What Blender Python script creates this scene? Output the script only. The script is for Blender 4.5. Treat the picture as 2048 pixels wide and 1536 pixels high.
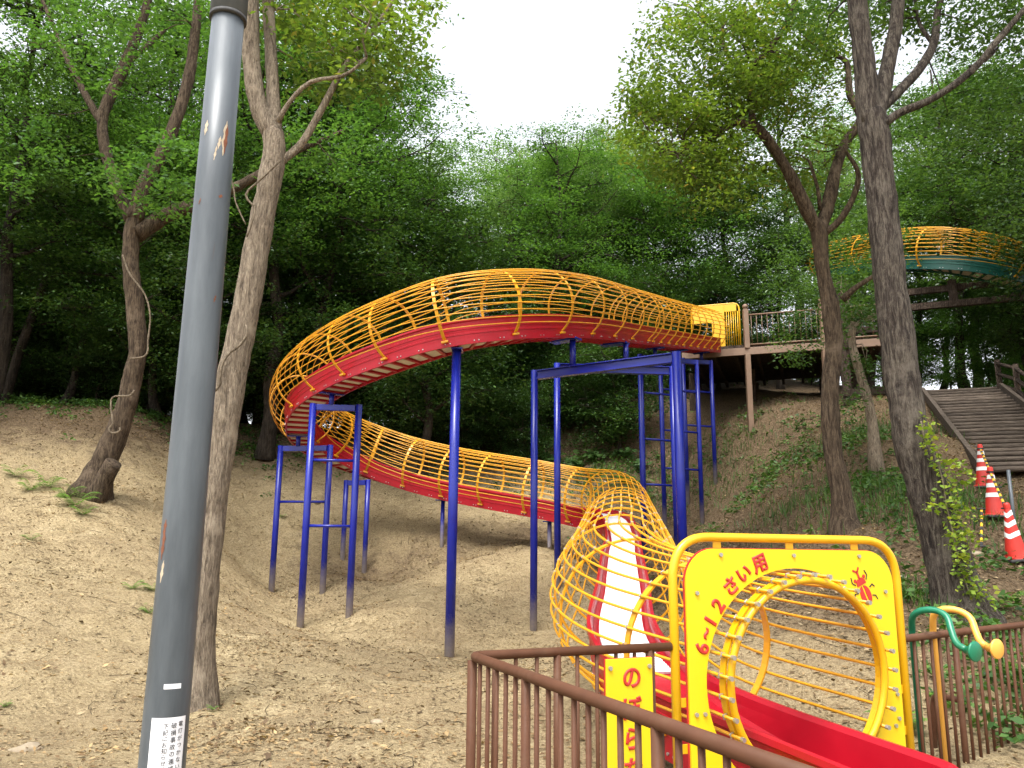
import bpy, bmesh, math, random
import numpy as np
from mathutils import Vector, Matrix, noise

random.seed(7); rng = np.random.default_rng(11)
S = bpy.context.scene
COL = S.collection
R = math.radians
for o in list(bpy.data.objects): bpy.data.objects.remove(o)

# ------------------------------------------------------------------ camera
FPX, CW, CH = 1655.0, 2048.0, 1536.0
EYE = Vector((0, 0, 1.65)); PITCH, ROLL = R(11.7), R(0.55)
cd = bpy.data.cameras.new('camera'); cam = bpy.data.objects.new('camera', cd); COL.objects.link(cam)
cd.sensor_width = 36; cd.lens = FPX / CW * 36; cd.clip_end = 2000; cd.clip_start = 0.05
CM = Matrix.Rotation(R(90) + PITCH, 4, 'X') @ Matrix.Rotation(ROLL, 4, 'Z')
cam.matrix_world = Matrix.Translation(EYE) @ CM
S.camera = cam

# ------------------------------------------------------------------ world, sun, exposure
SUN_EL, SUN_AZ = R(62), R(200)
W = bpy.data.worlds.new('World'); S.world = W; W.use_nodes = True
wt = W.node_tree; wt.nodes.clear()
sky = wt.nodes.new('ShaderNodeTexSky'); sky.sky_type = 'NISHITA'; sky.sun_disc = False
sky.sun_elevation = SUN_EL; sky.sun_rotation = SUN_AZ; sky.air_density = 1.0; sky.dust_density = 4.0; sky.ozone_density = 1.0
hs = wt.nodes.new('ShaderNodeHueSaturation'); hs.inputs['Saturation'].default_value = 0.22
bg = wt.nodes.new('ShaderNodeBackground'); bg.inputs['Strength'].default_value = 0.15
wo = wt.nodes.new('ShaderNodeOutputWorld')
wt.links.new(sky.outputs[0], hs.inputs['Color']); wt.links.new(hs.outputs[0], bg.inputs['Color']); wt.links.new(bg.outputs[0], wo.inputs[0])
sd = bpy.data.lights.new('sun', 'SUN'); sd.energy = 1.1; sd.angle = R(18); sd.color = (1, 0.96, 0.9)
so = bpy.data.objects.new('sun', sd); COL.objects.link(so)
# lamp shines along -Z; sky sun_rotation is measured clockwise from +Y
sdir = Vector((math.sin(SUN_AZ) * math.cos(SUN_EL), math.cos(SUN_AZ) * math.cos(SUN_EL), math.sin(SUN_EL)))
so.rotation_euler = sdir.to_track_quat('Z', 'Y').to_euler()
so.location = sdir * 60
S.view_settings.view_transform = 'Standard'; S.view_settings.look = 'None'
S.view_settings.exposure = 1.7; S.view_settings.gamma = 1; S.view_settings.use_curve_mapping = False
S.render.engine = 'CYCLES'
S.cycles.max_bounces = 6; S.cycles.diffuse_bounces = 3; S.cycles.glossy_bounces = 2; S.cycles.transmission_bounces = 4
S.cycles.caustics_reflective = False; S.cycles.caustics_refractive = False
S.cycles.use_denoising = True; S.cycles.use_adaptive_sampling = True; S.cycles.adaptive_threshold = 0.02

# ------------------------------------------------------------------ survey helpers: photo sight line + distance -> place
RM = CM.to_3x3()
def at(px, py, d):
    r = RM @ Vector(((px - CW / 2) / FPX, (CH / 2 - py) / FPX, -1))
    return EYE + r * (d / r.y)
def atz(px, py, z):
    r = RM @ Vector(((px - CW / 2) / FPX, (CH / 2 - py) / FPX, -1))
    return EYE + r * ((z - EYE.z) / r.z)

def px_of(x, y, z):
    v = RM.transposed() @ (Vector((x, y, z)) - EYE); return CW / 2 + FPX * v.x / -v.z, CH / 2 - FPX * v.y / -v.z

# ------------------------------------------------------------------ tagging helpers
def tag(o, label=None, cat=None, group=None, kind=None):
    if label: o['label'] = label
    if cat: o['category'] = cat
    if group: o['group'] = group
    if kind: o['kind'] = kind
    return o
def empty(name, loc, label, cat, group=None, rz=0):
    o = bpy.data.objects.new(name, None); COL.objects.link(o); o.location = loc; o.rotation_euler.z = rz
    o.empty_display_size = 0.2
    return tag(o, label, cat, group)
def link(name, me, mat=None, parent=None, loc=None, world=True):
    o = bpy.data.objects.new(name, me); COL.objects.link(o)
    if mat is not None and not me.materials: me.materials.append(mat)
    if parent is not None:
        o.parent = parent
        if world: o.matrix_parent_inverse = pinv(parent)
    if loc is not None: o.location = loc
    return o
def wmat(o):
    m = Matrix.Translation(o.location) @ o.rotation_euler.to_matrix().to_4x4() @ Matrix.Diagonal((*o.scale, 1))
    if o.parent: m = wmat(o.parent) @ o.matrix_parent_inverse @ m
    return m
def pinv(p): return wmat(p).inverted()

def mesh_np(name, v, f, smooth=False):
    me = bpy.data.meshes.new(name)
    v = np.asarray(v, np.float32); f = np.asarray(f, np.int32)
    n, k = f.shape
    me.vertices.add(len(v)); me.vertices.foreach_set('co', v.ravel())
    me.loops.add(n * k); me.loops.foreach_set('vertex_index', f.ravel())
    me.polygons.add(n); me.polygons.foreach_set('loop_start', np.arange(0, n * k, k, dtype=np.int32))
    if smooth: me.polygons.foreach_set('use_smooth', np.ones(n, bool))
    me.update(calc_edges=True)
    return me
def finish(bm, name, smooth=False):
    bmesh.ops.recalc_face_normals(bm, faces=bm.faces)
    me = bpy.data.meshes.new(name); bm.to_mesh(me); bm.free()
    if smooth: me.polygons.foreach_set('use_smooth', np.ones(len(me.polygons), bool))
    return me

def frames(pts, up=Vector((0, 0, 1))):
    out = []; prev = None
    for i, p in enumerate(pts):
        t = (pts[min(i + 1, len(pts) - 1)] - pts[max(i - 1, 0)]).normalized()
        if prev is None:
            a = up if abs(t.dot(up)) < 0.95 else Vector((1, 0, 0))
            s = t.cross(a).normalized()
        else:
            s = prev - t * prev.dot(t)
            s = s.normalized() if s.length > 1e-6 else t.orthogonal().normalized()
        prev = s; out.append((t, s, s.cross(t).normalized()))
    return out
def tube_vf(pts, rad, n=8, caps=True, vo=0):
    """swept pipe: radius number or list"""
    pts = [Vector(p) for p in pts]
    rs = rad if isinstance(rad, (list, tuple, np.ndarray)) else [rad] * len(pts)
    V = []; F = []
    for (t, s, u), p, r in zip(frames(pts), pts, rs):
        for k in range(n):
            a = 2 * math.pi * k / n
            V.append(p + s * (r * math.cos(a)) + u * (r * math.sin(a)))
    for i in range(len(pts) - 1):
        for k in range(n):
            a = i * n + k; b = i * n + (k + 1) % n
            F.append((vo + a, vo + a + n, vo + b + n, vo + b))
    if caps:
        m = len(pts)
        V.append(pts[0]); V.append(pts[-1]); c0 = vo + m * n; c1 = c0 + 1
        for k in range(n):
            F.append((c0, vo + k, vo + (k + 1) % n, c0)); F.append((c1, vo + (m - 1) * n + (k + 1) % n, vo + (m - 1) * n + k, c1))
    return V, F
def tube(name, pts, rad, mat, parent=None, n=8, smooth=True):
    V, F = tube_vf(pts, rad, n)
    me = bpy.data.meshes.new(name); me.from_pydata([tuple(v) for v in V], [], [f[:3] if f[3] == f[0] else f for f in F])
    if smooth: me.polygons.foreach_set('use_smooth', np.ones(len(me.polygons), bool))
    me.update(); me.materials.append(mat)
    return link(name, me, None, parent)
def fillet(pts, r, n=6):
    pts = [Vector(p) for p in pts]; out = [pts[0]]
    for i in range(1, len(pts) - 1):
        a, b, c = pts[i - 1], pts[i], pts[i + 1]
        d1 = (a - b); d2 = (c - b); q = min(r, d1.length * 0.49, d2.length * 0.49)
        p0 = b + d1.normalized() * q; p2 = b + d2.normalized() * q
        for k in range(n + 1):
            t = k / n; out.append(p0 * (1 - t) ** 2 + b * (2 * t * (1 - t)) + p2 * t ** 2)
    out.append(pts[-1]); return out
def catmull(pts, step):
    P = [Vector(p) for p in pts]; P = [P[0] * 2 - P[1]] + P + [P[-1] * 2 - P[-2]]
    raw = []
    for i in range(1, len(P) - 2):
        p0, p1, p2, p3 = P[i - 1:i + 3]
        d = lambda a, b: max((a - b).length ** 0.5, 1e-4)
        t0 = 0; t1 = t0 + d(p0, p1); t2 = t1 + d(p1, p2); t3 = t2 + d(p2, p3)
        for k in range(40):
            t = t1 + (t2 - t1) * k / 40
            a1 = p0 * ((t1 - t) / (t1 - t0)) + p1 * ((t - t0) / (t1 - t0)); a2 = p1 * ((t2 - t) / (t2 - t1)) + p2 * ((t - t1) / (t2 - t1)); a3 = p2 * ((t3 - t) / (t3 - t2)) + p3 * ((t - t2) / (t3 - t2))
            b1 = a1 * ((t2 - t) / (t2 - t0)) + a2 * ((t - t0) / (t2 - t0)); b2 = a2 * ((t3 - t) / (t3 - t1)) + a3 * ((t - t1) / (t3 - t1))
            raw.append(b1 * ((t2 - t) / (t2 - t1)) + b2 * ((t - t1) / (t2 - t1)))
    raw.append(P[-2])
    out = [raw[0]]; acc = 0
    for a, b in zip(raw, raw[1:]):
        L = (b - a).length
        while acc + L >= step:
            f = (step - acc) / L; a = a.lerp(b, f); out.append(a); L = (b - a).length; acc = 0
        acc += L
    return out
def smooth_path(pts, it=3):
    for _ in range(it):
        pts = [pts[0]] + [(a + b * 2 + c) / 4 for a, b, c in zip(pts, pts[1:], pts[2:])] + [pts[-1]]
    return pts
def box_bm(sx, sy, sz, bev=0.0, org=(0, 0, 0)):
    bm = bmesh.new(); bmesh.ops.create_cube(bm, size=1)
    bmesh.ops.scale(bm, vec=(sx, sy, sz), verts=bm.verts); bmesh.ops.translate(bm, vec=org, verts=bm.verts)
    if bev: bmesh.ops.bevel(bm, geom=bm.edges, offset=bev, segments=2, affect='EDGES', profile=0.5)
    return bm
def beam(name, a, b, w, h, mat, parent=None, bev=0.006, up=Vector((0, 0, 1))):
    """rectangular bar from a to b (w across, h in the up sense)"""
    a = Vector(a); b = Vector(b); t = (b - a); L = t.length; t.normalize()
    if abs(t.dot(up)) > 0.98: up = Vector((0, 1, 0))
    s = t.cross(up).normalized(); u = s.cross(t)
    bm = box_bm(w, L, h, bev)
    M = Matrix((s, t, u)).transposed().to_4x4(); M.translation = (a + b) / 2
    bmesh.ops.transform(bm, matrix=M, verts=bm.verts)
    me = finish(bm, name); me.materials.append(mat)
    return link(name, me, None, parent)

# ------------------------------------------------------------------ materials
def nmat(name, base, rough=0.5, metal=0.0, spec=0.5, coat=0.0):
    m = bpy.data.materials.new(name); m.use_nodes = True
    b = m.node_tree.nodes['Principled BSDF']
    b.inputs['Base Color'].default_value = (*base, 1); b.inputs['Roughness'].default_value = rough
    b.inputs['Metallic'].default_value = metal; b.inputs['Specular IOR Level'].default_value = spec
    b.inputs['Coat Weight'].default_value = coat
    return m, m.node_tree, b
def N(t, typ, **kw):
    n = t.nodes.new(typ)
    for k, v in kw.items(): setattr(n, k, v)
    return n
def ramp(t, fac, stops):
    r = N(t, 'ShaderNodeValToRGB'); cr = r.color_ramp
    while len(cr.elements) < len(stops): cr.elements.new(0.5)
    for e, (p, c) in zip(cr.elements, stops): e.position = p; e.color = (*c, 1) if len(c) == 3 else c
    t.links.new(fac, r.inputs[0]); return r.outputs[0]
def tnoise(t, scale, detail=4, rough=0.55, vec=None, dist=0.0):
    n = N(t, 'ShaderNodeTexNoise'); n.inputs['Scale'].default_value = scale; n.inputs['Detail'].default_value = detail
    n.inputs['Roughness'].default_value = rough; n.inputs['Distortion'].default_value = dist
    if vec is not None: t.links.new(vec, n.inputs['Vector'])
    return n.outputs[0]
def coords(t, kind='Object', scale=None):
    c = N(t, 'ShaderNodeTexCoord').outputs[kind]
    if scale:
        m = N(t, 'ShaderNodeMapping'); m.inputs['Scale'].default_value = scale; t.links.new(c, m.inputs[0]); return m.outputs[0]
    return c
def mix(t, fac, a, b, mode='MIX'):
    m = N(t, 'ShaderNodeMix', data_type='RGBA', blend_type=mode)
    for s, v in ((0, fac), (6, a), (7, b)):
        if hasattr(v, 'node'): t.links.new(v, m.inputs[s])
        else: m.inputs[s].default_value = v if s == 0 else (*v, 1)
    return m.outputs[2]
def bump(t, b, h, strength=0.3, dist=0.02):
    n = N(t, 'ShaderNodeBump'); n.inputs['Strength'].default_value = strength; n.inputs['Distance'].default_value = dist
    t.links.new(h, n.inputs['Height']); t.links.new(n.outputs[0], b.inputs['Normal'])
def painted(name, c, rough=0.35, var=0.12, scale=6, coat=0.0, dirt=None):
    m, t, b = nmat(name, c, rough, coat=coat)
    v = coords(t); f = tnoise(t, scale, 5, 0.6, v)
    lo = tuple(x * (1 - var) for x in c); hi = tuple(min(1, x * (1 + var)) for x in c)
    col = ramp(t, f, [(0.3, lo), (0.7, hi)])
    if dirt:
        g = tnoise(t, 2.2, 6, 0.7, v)
        k = ramp(t, g, [(0.52, (0, 0, 0)), (0.72, (dirt, dirt, dirt))])
        col = mix(t, k, col, (0.25, 0.2, 0.13))
    t.links.new(col, b.inputs['Base Color'])
    r = N(t, 'ShaderNodeMapRange'); r.inputs[3].default_value = rough * 0.8; r.inputs[4].default_value = min(1, rough * 1.4)
    t.links.new(tnoise(t, scale * 3, 3, 0.5, v), r.inputs[0]); t.links.new(r.outputs[0], b.inputs['Roughness'])
    return m
M_BAR = painted('cage_yellow_paint', (0.64, 0.305, 0.010), 0.34, 0.08)
M_GATE = painted('gate_yellow_paint', (0.62, 0.34, 0.005), 0.3, 0.05)
M_PANEL = painted('panel_yellow_sheet', (0.68, 0.465, 0.004), 0.42, 0.03, 3)
M_PANELRED = painted('panel_red_core', (0.45, 0.02, 0.02), 0.5)
M_RED = painted('chute_red', (0.335, 0.005, 0.015), 0.30, 0.10, 3); M_RED.node_tree.nodes['Principled BSDF'].inputs['Specular IOR Level'].default_value = 0.32
M_LETTER = painted('lettering_red', (0.40, 0.02, 0.014), 0.5)
M_INK = painted('lettering_black', (0.02, 0.02, 0.022), 0.6)
M_ROLL = painted('roller_white_plastic', (0.60, 0.62, 0.63), 0.45, 0.06)
M_UNDER = painted('underside_pale_panel', (0.62, 0.57, 0.47), 0.6, 0.1)
M_BROWN = painted('rail_brown_paint', (0.085, 0.037, 0.020), 0.5, 0.12, 8, dirt=0.12); M_BROWN.node_tree.nodes['Principled BSDF'].inputs['Specular IOR Level'].default_value = 0.15
M_DECKB = painted('deck_brown_steel', (0.17, 0.105, 0.066), 0.55, 0.1, 4, dirt=0.3)
M_STEEL = painted('zinc_bolt', (0.42, 0.42, 0.41), 0.35); M_STEEL.node_tree.nodes['Principled BSDF'].inputs['Metallic'].default_value = 0.8
M_GREENP = painted('green_pipe_paint', (0.006, 0.15, 0.075), 0.3, 0.1)
M_AMBERP = painted('amber_pipe_paint', (0.72, 0.36, 0.06), 0.35, 0.08)
M_GCHUTE = painted('green_chute', (0.005, 0.07, 0.052), 0.35, 0.1)
M_LABEL = painted('white_sticker', (0.78, 0.78, 0.80), 0.5, 0.03)
M_CONE = painted('cone_orange_red', (0.47, 0.022, 0.012), 0.45, 0.12, 5, dirt=0.25)
M_CONEW = painted('cone_white_band', (0.72, 0.72, 0.70), 0.4, 0.08)
M_RUBBER = painted('black_rubber', (0.035, 0.035, 0.035), 0.7)
M_YB = painted('bar_yellow', (0.7, 0.42, 0.02), 0.45)
M_CHIPR = painted('rusty_chip', (0.16, 0.055, 0.025), 0.85, 0.35, 40)
M_CHIPT = painted('bare_primer_chip', (0.42, 0.34, 0.24), 0.7, 0.2, 30)

def blue_mat():
    m, t, b = nmat('support_blue_paint', (0.008, 0.014, 0.18), 0.27, spec=0.4)
    v = coords(t); sx = N(t, 'ShaderNodeSeparateXYZ'); t.links.new(v, sx.inputs[0])
    f = tnoise(t, 9, 6, 0.7, v)
    a = N(t, 'ShaderNodeMath', operation='MULTIPLY_ADD'); t.links.new(f, a.inputs[0]); a.inputs[1].default_value = 0.55; t.links.new(sx.outputs[2], a.inputs[2])
    k = ramp(t, a.outputs[0], [(0.25, (0.85, 0.85, 0.85)), (0.95, (0, 0, 0))])   # mud splashed on the foot of the post
    base = ramp(t, tnoise(t, 3, 4, 0.5, v), [(0.3, (0.006, 0.012, 0.19)), (0.7, (0.010, 0.018, 0.24))])
    t.links.new(mix(t, k, base, (0.40, 0.36, 0.32)), b.inputs['Base Color'])
    return m
M_BLUE = blue_mat()

def bark_mat(name, c1, c2, sc=1.0, moss=None):
    m, t, b = nmat(name, c1, 0.9, spec=0.2)
    v = coords(t, 'Object', (9 * sc, 9 * sc, 1.3 * sc)); f = tnoise(t, 2.6, 8, 0.72, v, 0.6)
    v2 = coords(t, 'Object', (34 * sc, 34 * sc, 5 * sc)); f2 = tnoise(t, 2.0, 5, 0.65, v2, 0.3)
    col = ramp(t, f, [(0.36, tuple(x * 0.35 for x in c1)), (0.46, c1), (0.60, c2)])
    col = mix(t, ramp(t, f2, [(0.40, (0.5, 0.5, 0.5)), (0.58, (0, 0, 0))]), col, tuple(x * 0.35 for x in c1))
    lich = tnoise(t, 2.3, 5, 0.7, coords(t))
    col = mix(t, ramp(t, lich, [(0.54, (0, 0, 0)), (0.68, (0.45, 0.45, 0.45))]), col, tuple(min(1, x * 1.35 + 0.02) for x in c2))
    if moss:
        g = tnoise(t, 1.3, 5, 0.6, coords(t))
        col = mix(t, ramp(t, g, [(0.5, (0, 0, 0)), (0.7, (0.6, 0.6, 0.6))]), col, moss)
    t.links.new(col, b.inputs['Base Color'])
    h = N(t, 'ShaderNodeMath', operation='ADD'); t.links.new(f, h.inputs[0]); t.links.new(f2, h.inputs[1])
    bump(t, b, h.outputs[0], 1.0, 0.05)
    return m
M_BARK1 = bark_mat('bark_grey_brown', (0.07, 0.048, 0.03), (0.15, 0.11, 0.072))
M_BARK2 = bark_mat('bark_pale', (0.26, 0.205, 0.148), (0.43, 0.355, 0.26), 1.6)
M_BARK3 = bark_mat('bark_furrowed', (0.05, 0.038, 0.03), (0.15, 0.128, 0.10), 1.1)
M_BARK4 = bark_mat('bark_dark', (0.03, 0.023, 0.017), (0.07, 0.055, 0.04), 0.8)
M_VINE = bark_mat('vine_stem', (0.24, 0.19, 0.13), (0.40, 0.33, 0.24), 2)
M_WOOD = bark_mat('weathered_timber', (0.055, 0.038, 0.028), (0.11, 0.08, 0.058), 1.0)
M_SOIL = painted('trodden_soil', (0.05, 0.036, 0.024), 0.95, 0.4, 14)
def log_mat():
    m, t, b = nmat('stair_timber', (0.15, 0.11, 0.08), 0.85, spec=0.2)
    oi = N(t, 'ShaderNodeObjectInfo'); v = coords(t, 'Object', (1.2, 14, 14)); ad = N(t, 'ShaderNodeVectorMath', operation='ADD'); t.links.new(v, ad.inputs[0]); t.links.new(oi.outputs['Random'], ad.inputs[1])
    f = tnoise(t, 3, 6, 0.65, ad.outputs[0]); c = ramp(t, f, [(0.32, (0.03, 0.022, 0.017)), (0.5, (0.075, 0.058, 0.044)), (0.68, (0.13, 0.105, 0.082))])  # timber tones darkened: shade of the trees over the steps is in the colour
    k = ramp(t, oi.outputs['Random'], [(0, (0.6, 0.6, 0.6)), (1, (1.15, 1.15, 1.15))]); t.links.new(mix(t, 1.0, c, k, 'MULTIPLY'), b.inputs['Base Color']); bump(t, b, f, 0.7, 0.02); return m
M_LOG = log_mat()

def leaf_mat(name, cols, trans=0.45, rough=0.5):
    m = bpy.data.materials.new(name); m.use_nodes = True; t = m.node_tree; t.nodes.clear()
    g = N(t, 'ShaderNodeNewGeometry'); col = ramp(t, g.outputs['Random Per Island'], cols)
    v = coords(t); big = ramp(t, tnoise(t, 0.9, 4, 0.6, v), [(0.32, (0.6, 0.66, 0.7)), (0.68, (1.25, 1.18, 0.9))])
    col = mix(t, 1.0, col, big, 'MULTIPLY')
    p = N(t, 'ShaderNodeBsdfPrincipled'); p.inputs['Roughness'].default_value = rough; p.inputs['Specular IOR Level'].default_value = 0.35
    t.links.new(col, p.inputs['Base Color'])
    tr = N(t, 'ShaderNodeBsdfTranslucent'); t.links.new(mix(t, 1.0, col, (1.25, 1.25, 0.55), 'MULTIPLY'), tr.inputs['Color'])
    mx = N(t, 'ShaderNodeMixShader'); mx.inputs[0].default_value = trans
    t.links.new(p.outputs[0], mx.inputs[1]); t.links.new(tr.outputs[0], mx.inputs[2])
    o = N(t, 'ShaderNodeOutputMaterial'); t.links.new(mx.outputs[0], o.inputs[0])
    return m
G = lambda *c: c
M_LF_MAPLE = leaf_mat('leaf_fresh_green', [(0, (0.05, 0.12, 0.03)), (0.5, (0.072, 0.168, 0.042)), (1, (0.105, 0.21, 0.06))], 0.5)
M_LF_LIGHT = leaf_mat('leaf_yellow_green', [(0, (0.075, 0.13, 0.024)), (0.5, (0.11, 0.185, 0.034)), (0.95, (0.15, 0.225, 0.05)), (1, (0.24, 0.20, 0.06))], 0.5)
M_LF_DARK = leaf_mat('leaf_dark_evergreen', [(0, (0.022, 0.055, 0.016)), (0.6, (0.04, 0.09, 0.024)), (1, (0.07, 0.14, 0.035))], 0.3, 0.38)
M_LF_MID = leaf_mat('leaf_mid_green', [(0, (0.045, 0.095, 0.03)), (0.5, (0.065, 0.135, 0.04)), (1, (0.10, 0.185, 0.06))], 0.48)
M_LF_FERN = leaf_mat('leaf_fern', [(0, (0.09, 0.2, 0.03)), (1, (0.17, 0.32, 0.06))], 0.4)
M_LF_PALE = leaf_mat('leaf_pale_haze', [(0, (0.085, 0.165, 0.07)), (0.5, (0.12, 0.215, 0.095)), (1, (0.16, 0.265, 0.125))], 0.55)  # haze over the distant centre trees is painted into this pale leaf colour
M_LF_IVY = leaf_mat('leaf_ivy_lime', [(0, (0.10, 0.18, 0.02)), (0.6, (0.20, 0.30, 0.035)), (1, (0.32, 0.36, 0.05))], 0.4)
M_LF_GROUND = leaf_mat('leaf_ground_cover', [(0, (0.035, 0.085, 0.022)), (0.6, (0.06, 0.14, 0.03)), (1, (0.11, 0.20, 0.05))], 0.35)
M_LITTER = leaf_mat('dry_leaf', [(0, (0.07, 0.042, 0.022)), (0.35, (0.15, 0.095, 0.05)), (0.7, (0.24, 0.165, 0.09)), (1, (0.36, 0.27, 0.165))], 0.1, 0.75)

def ground_mat():
    m, t, b = nmat('tan_soil', (0.35, 0.27, 0.16), 0.95, spec=0.1)
    v = coords(t)
    big = tnoise(t, 0.45, 5, 0.6, v, 0.5); mid = tnoise(t, 3.2, 6, 0.65, v, 0.4); fine = tnoise(t, 26, 6, 0.7, v); grit = tnoise(t, 95, 3, 0.6, v)
    c = ramp(t, mid, [(0.28, (0.235, 0.178, 0.098)), (0.5, (0.36, 0.282, 0.155)), (0.72, (0.465, 0.375, 0.222))])
    c = mix(t, ramp(t, big, [(0.42, (0, 0, 0)), (0.66, (0.6, 0.6, 0.6))]), c, (0.25, 0.185, 0.105))
    c = mix(t, ramp(t, fine, [(0.43, (0.6, 0.6, 0.6)), (0.54, (0, 0, 0))]), c, (0.15, 0.105, 0.058))
    c = mix(t, ramp(t, grit, [(0.56, (0, 0, 0)), (0.66, (0.7, 0.7, 0.7))]), c, (0.56, 0.47, 0.30))
    att = N(t, 'ShaderNodeAttribute', attribute_name='humus')
    h = N(t, 'ShaderNodeMath', operation='MULTIPLY_ADD'); t.links.new(mid, h.inputs[0]); h.inputs[1].default_value = 0.9; t.links.new(att.outputs['Fac'], h.inputs[2])
    k = ramp(t, h.outputs[0], [(0.62, (0, 0, 0)), (1.05, (1, 1, 1))])
    hum = ramp(t, fine, [(0.3, (0.04, 0.029, 0.018)), (0.5, (0.115, 0.08, 0.047)), (0.7, (0.22, 0.16, 0.10))])
    c = mix(t, k, c, hum)
    t.links.new(c, b.inputs['Base Color'])
    a = N(t, 'ShaderNodeMath', operation='MULTIPLY_ADD'); t.links.new(fine, a.inputs[0]); a.inputs[1].default_value = 0.6; t.links.new(mid, a.inputs[2])
    bump(t, b, a.outputs[0], 1.0, 0.09)
    return m
M_GROUND = ground_mat()
def stone_mat():
    m, t, b = nmat('pale_stone', (0.33, 0.30, 0.25), 0.9)
    t.links.new(ramp(t, tnoise(t, 7, 6, 0.65, coords(t)), [(0.3, (0.17, 0.13, 0.085)), (0.7, (0.34, 0.28, 0.19))]), b.inputs['Base Color'])
    bump(t, b, tnoise(t, 20, 4, 0.6, coords(t)), 0.5, 0.02); return m
M_STONE = stone_mat()
def pole_mat():
    m, t, b = nmat('lamp_post_grey_paint', (0.05, 0.06, 0.07), 0.33, metal=0.1, spec=0.45)
    v = coords(t, 'Object', (4, 4, 0.7)); f = tnoise(t, 2.0, 6, 0.65, v)
    c = ramp(t, f, [(0.3, (0.052, 0.061, 0.069)), (0.7, (0.10, 0.114, 0.125))])
    v2 = coords(t, 'Object', (16, 16, 2.0)); g = tnoise(t, 1.6, 5, 0.6, v2)
    c = mix(t, ramp(t, g, [(0.64, (0, 0, 0)), (0.76, (0.5, 0.5, 0.5))]), c, (0.085, 0.05, 0.03))
    t.links.new(c, b.inputs['Base Color'])
    r = N(t, 'ShaderNodeMapRange'); r.inputs[3].default_value = 0.25; r.inputs[4].default_value = 0.55; t.links.new(f, r.inputs[0]); t.links.new(r.outputs[0], b.inputs['Roughness'])
    return m
M_POLE = pole_mat()

# ------------------------------------------------------------------ ground sheet
GP = []
def g(px, py, d): p = at(px, py, d); GP.append((p.x, p.y, p.z))
for x in (-12, -8, -4, 0, 4, 8, 12):
    for y in (-8, -4, 0, 3.5): GP.append((x, y, 0.0))
for a in ((907, 1316, 14), (600, 1255, 16), (698, 1232, 16.1), (543, 1178, 18.5), (645, 1182, 18.3), (684, 1136, 20), (728, 1146, 20), (892, 1079, 20.6), (1082, 1119, 18.6),
          (1067, 1258, 15.9), (1115, 1176, 17.4), (1330, 1060, 21.5), (1405, 1052, 22), (1431, 962, 23.5), (1504, 855, 24.0), (1290, 1137, 20),
          (190, 992, 16.5), (388, 1420, 8.7), (430, 1300, 11.0), (430, 1178, 15.2), (430, 1100, 17.8), (430, 1000, 20.3), (430, 900, 23.2), (250, 1178, 12.6), (250, 1090, 14.6), (250, 905, 19.6), (250, 825, 22), (60, 1178, 11.6), (60, 1090, 13.4), (60, 1000, 15.8), (60, 905, 18.6), (0, 818, 21), (500, 1100, 19.6), (500, 1000, 21.3), (600, 1000, 21.9), (560, 930, 23.3), (700, 1160, 19.2), (760, 1090, 20.8), (760, 1000, 22.6), (700, 925, 24.4), (480, 880, 24.2), (600, 872, 25.5), (850, 885, 27), (1130, 905, 27), 
          (-500, 830, 20), (-500, 1250, 9.5), (300, 1536, 6.4), (800, 1536, 6.4), (1150, 1480, 7), (1690, 1062, 13), (1935, 1235, 9.5), (1650, 1200, 9.5),
          (2030, 1118, 11.6), (1990, 1033, 12.9), (1968, 970, 14.5), (1650, 808, 23.6), (1800, 870, 17.5), (1560, 950, 20), (2200, 1150, 11), (1500, 1150, 13.5), (1250, 1320, 9.5), (960, 1090, 20), (1200, 1000, 23)): g(*a)
# foot and head of the timber steps
for px_, py_, d_ in ((1972, 942, 15.4), (1910, 868, 18.6), (1852, 790, 22.6)):
    q_ = at(px_, py_, d_); GP.append((q_.x, q_.y, q_.z - 0.1)); GP.append((q_.x + 2.1, q_.y - 0.65, q_.z - 0.1))
for x, y, z in ((-30, 24, 6.2), (-15, 30, 6.0), (0, 33, 6.3), (10, 34, 9.2), (16, 30, 7.6), (22, 34, 8.4), (5, 36, 9.8), (0.5, 38, 9.0), (13.5, 25.5, 6.4), (20, 25, 6.6), (30, 24, 5.5), (-30, 45, 8.5), (0, 48, 8.5), (30, 45, 8.0), (-30, 10, 3.5), (26, 8, 2.0), (60, 60, 9), (-60, 60, 9), (0, 80, 10), (6.5, 27.8, 7.05), (9.5, 27.2, 7.05), (9.5, 30, 7.9), (4.8, 28.2, 7.15), (3.0, 30.5, 7.8), (6, 30, 7.9)): GP.append((x, y, z))
GP = np.array(GP); GXY = GP[:, :2]
def phi(d): return np.sqrt(d * d + 1.2 ** 2)
A = phi(np.linalg.norm(GXY[:, None] - GXY[None], axis=2)); n_ = len(GP)
Af = np.zeros((n_ + 1, n_ + 1)); Af[:n_, :n_] = A; Af[:n_, n_] = 1; Af[n_, :n_] = 1
gw = np.linalg.solve(Af, np.append(GP[:, 2], 0))
def gz_arr(x, y):
    x = np.asarray(x, float); y = np.asarray(y, float); sh = x.shape; x = x.ravel(); y = y.ravel()
    out = np.full(x.shape, gw[-1])
    for i in range(n_): out += gw[i] * phi(np.hypot(x - GXY[i, 0], y - GXY[i, 1]))
    # fade to level country far away
    far = np.clip((np.hypot(x, y - 20) - 45) / 60, 0, 1)
    out = out * (1 - far) + 6.0 * far
    return out.reshape(sh)
def bumps(x, y):
    p = Vector((x * 0.55, y * 0.55, 3.1)); q = Vector((x * 1.9, y * 1.9, 7.7)); s = Vector((x * 6, y * 6, 1.3))
    amp = min(1, max(0, (y - 4) / 4))
    return amp * (0.17 * noise.noise(p) + 0.065 * noise.noise(q) + 0.03 * noise.noise(s) + 0.02 * noise.noise(s * 2.3))
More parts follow.
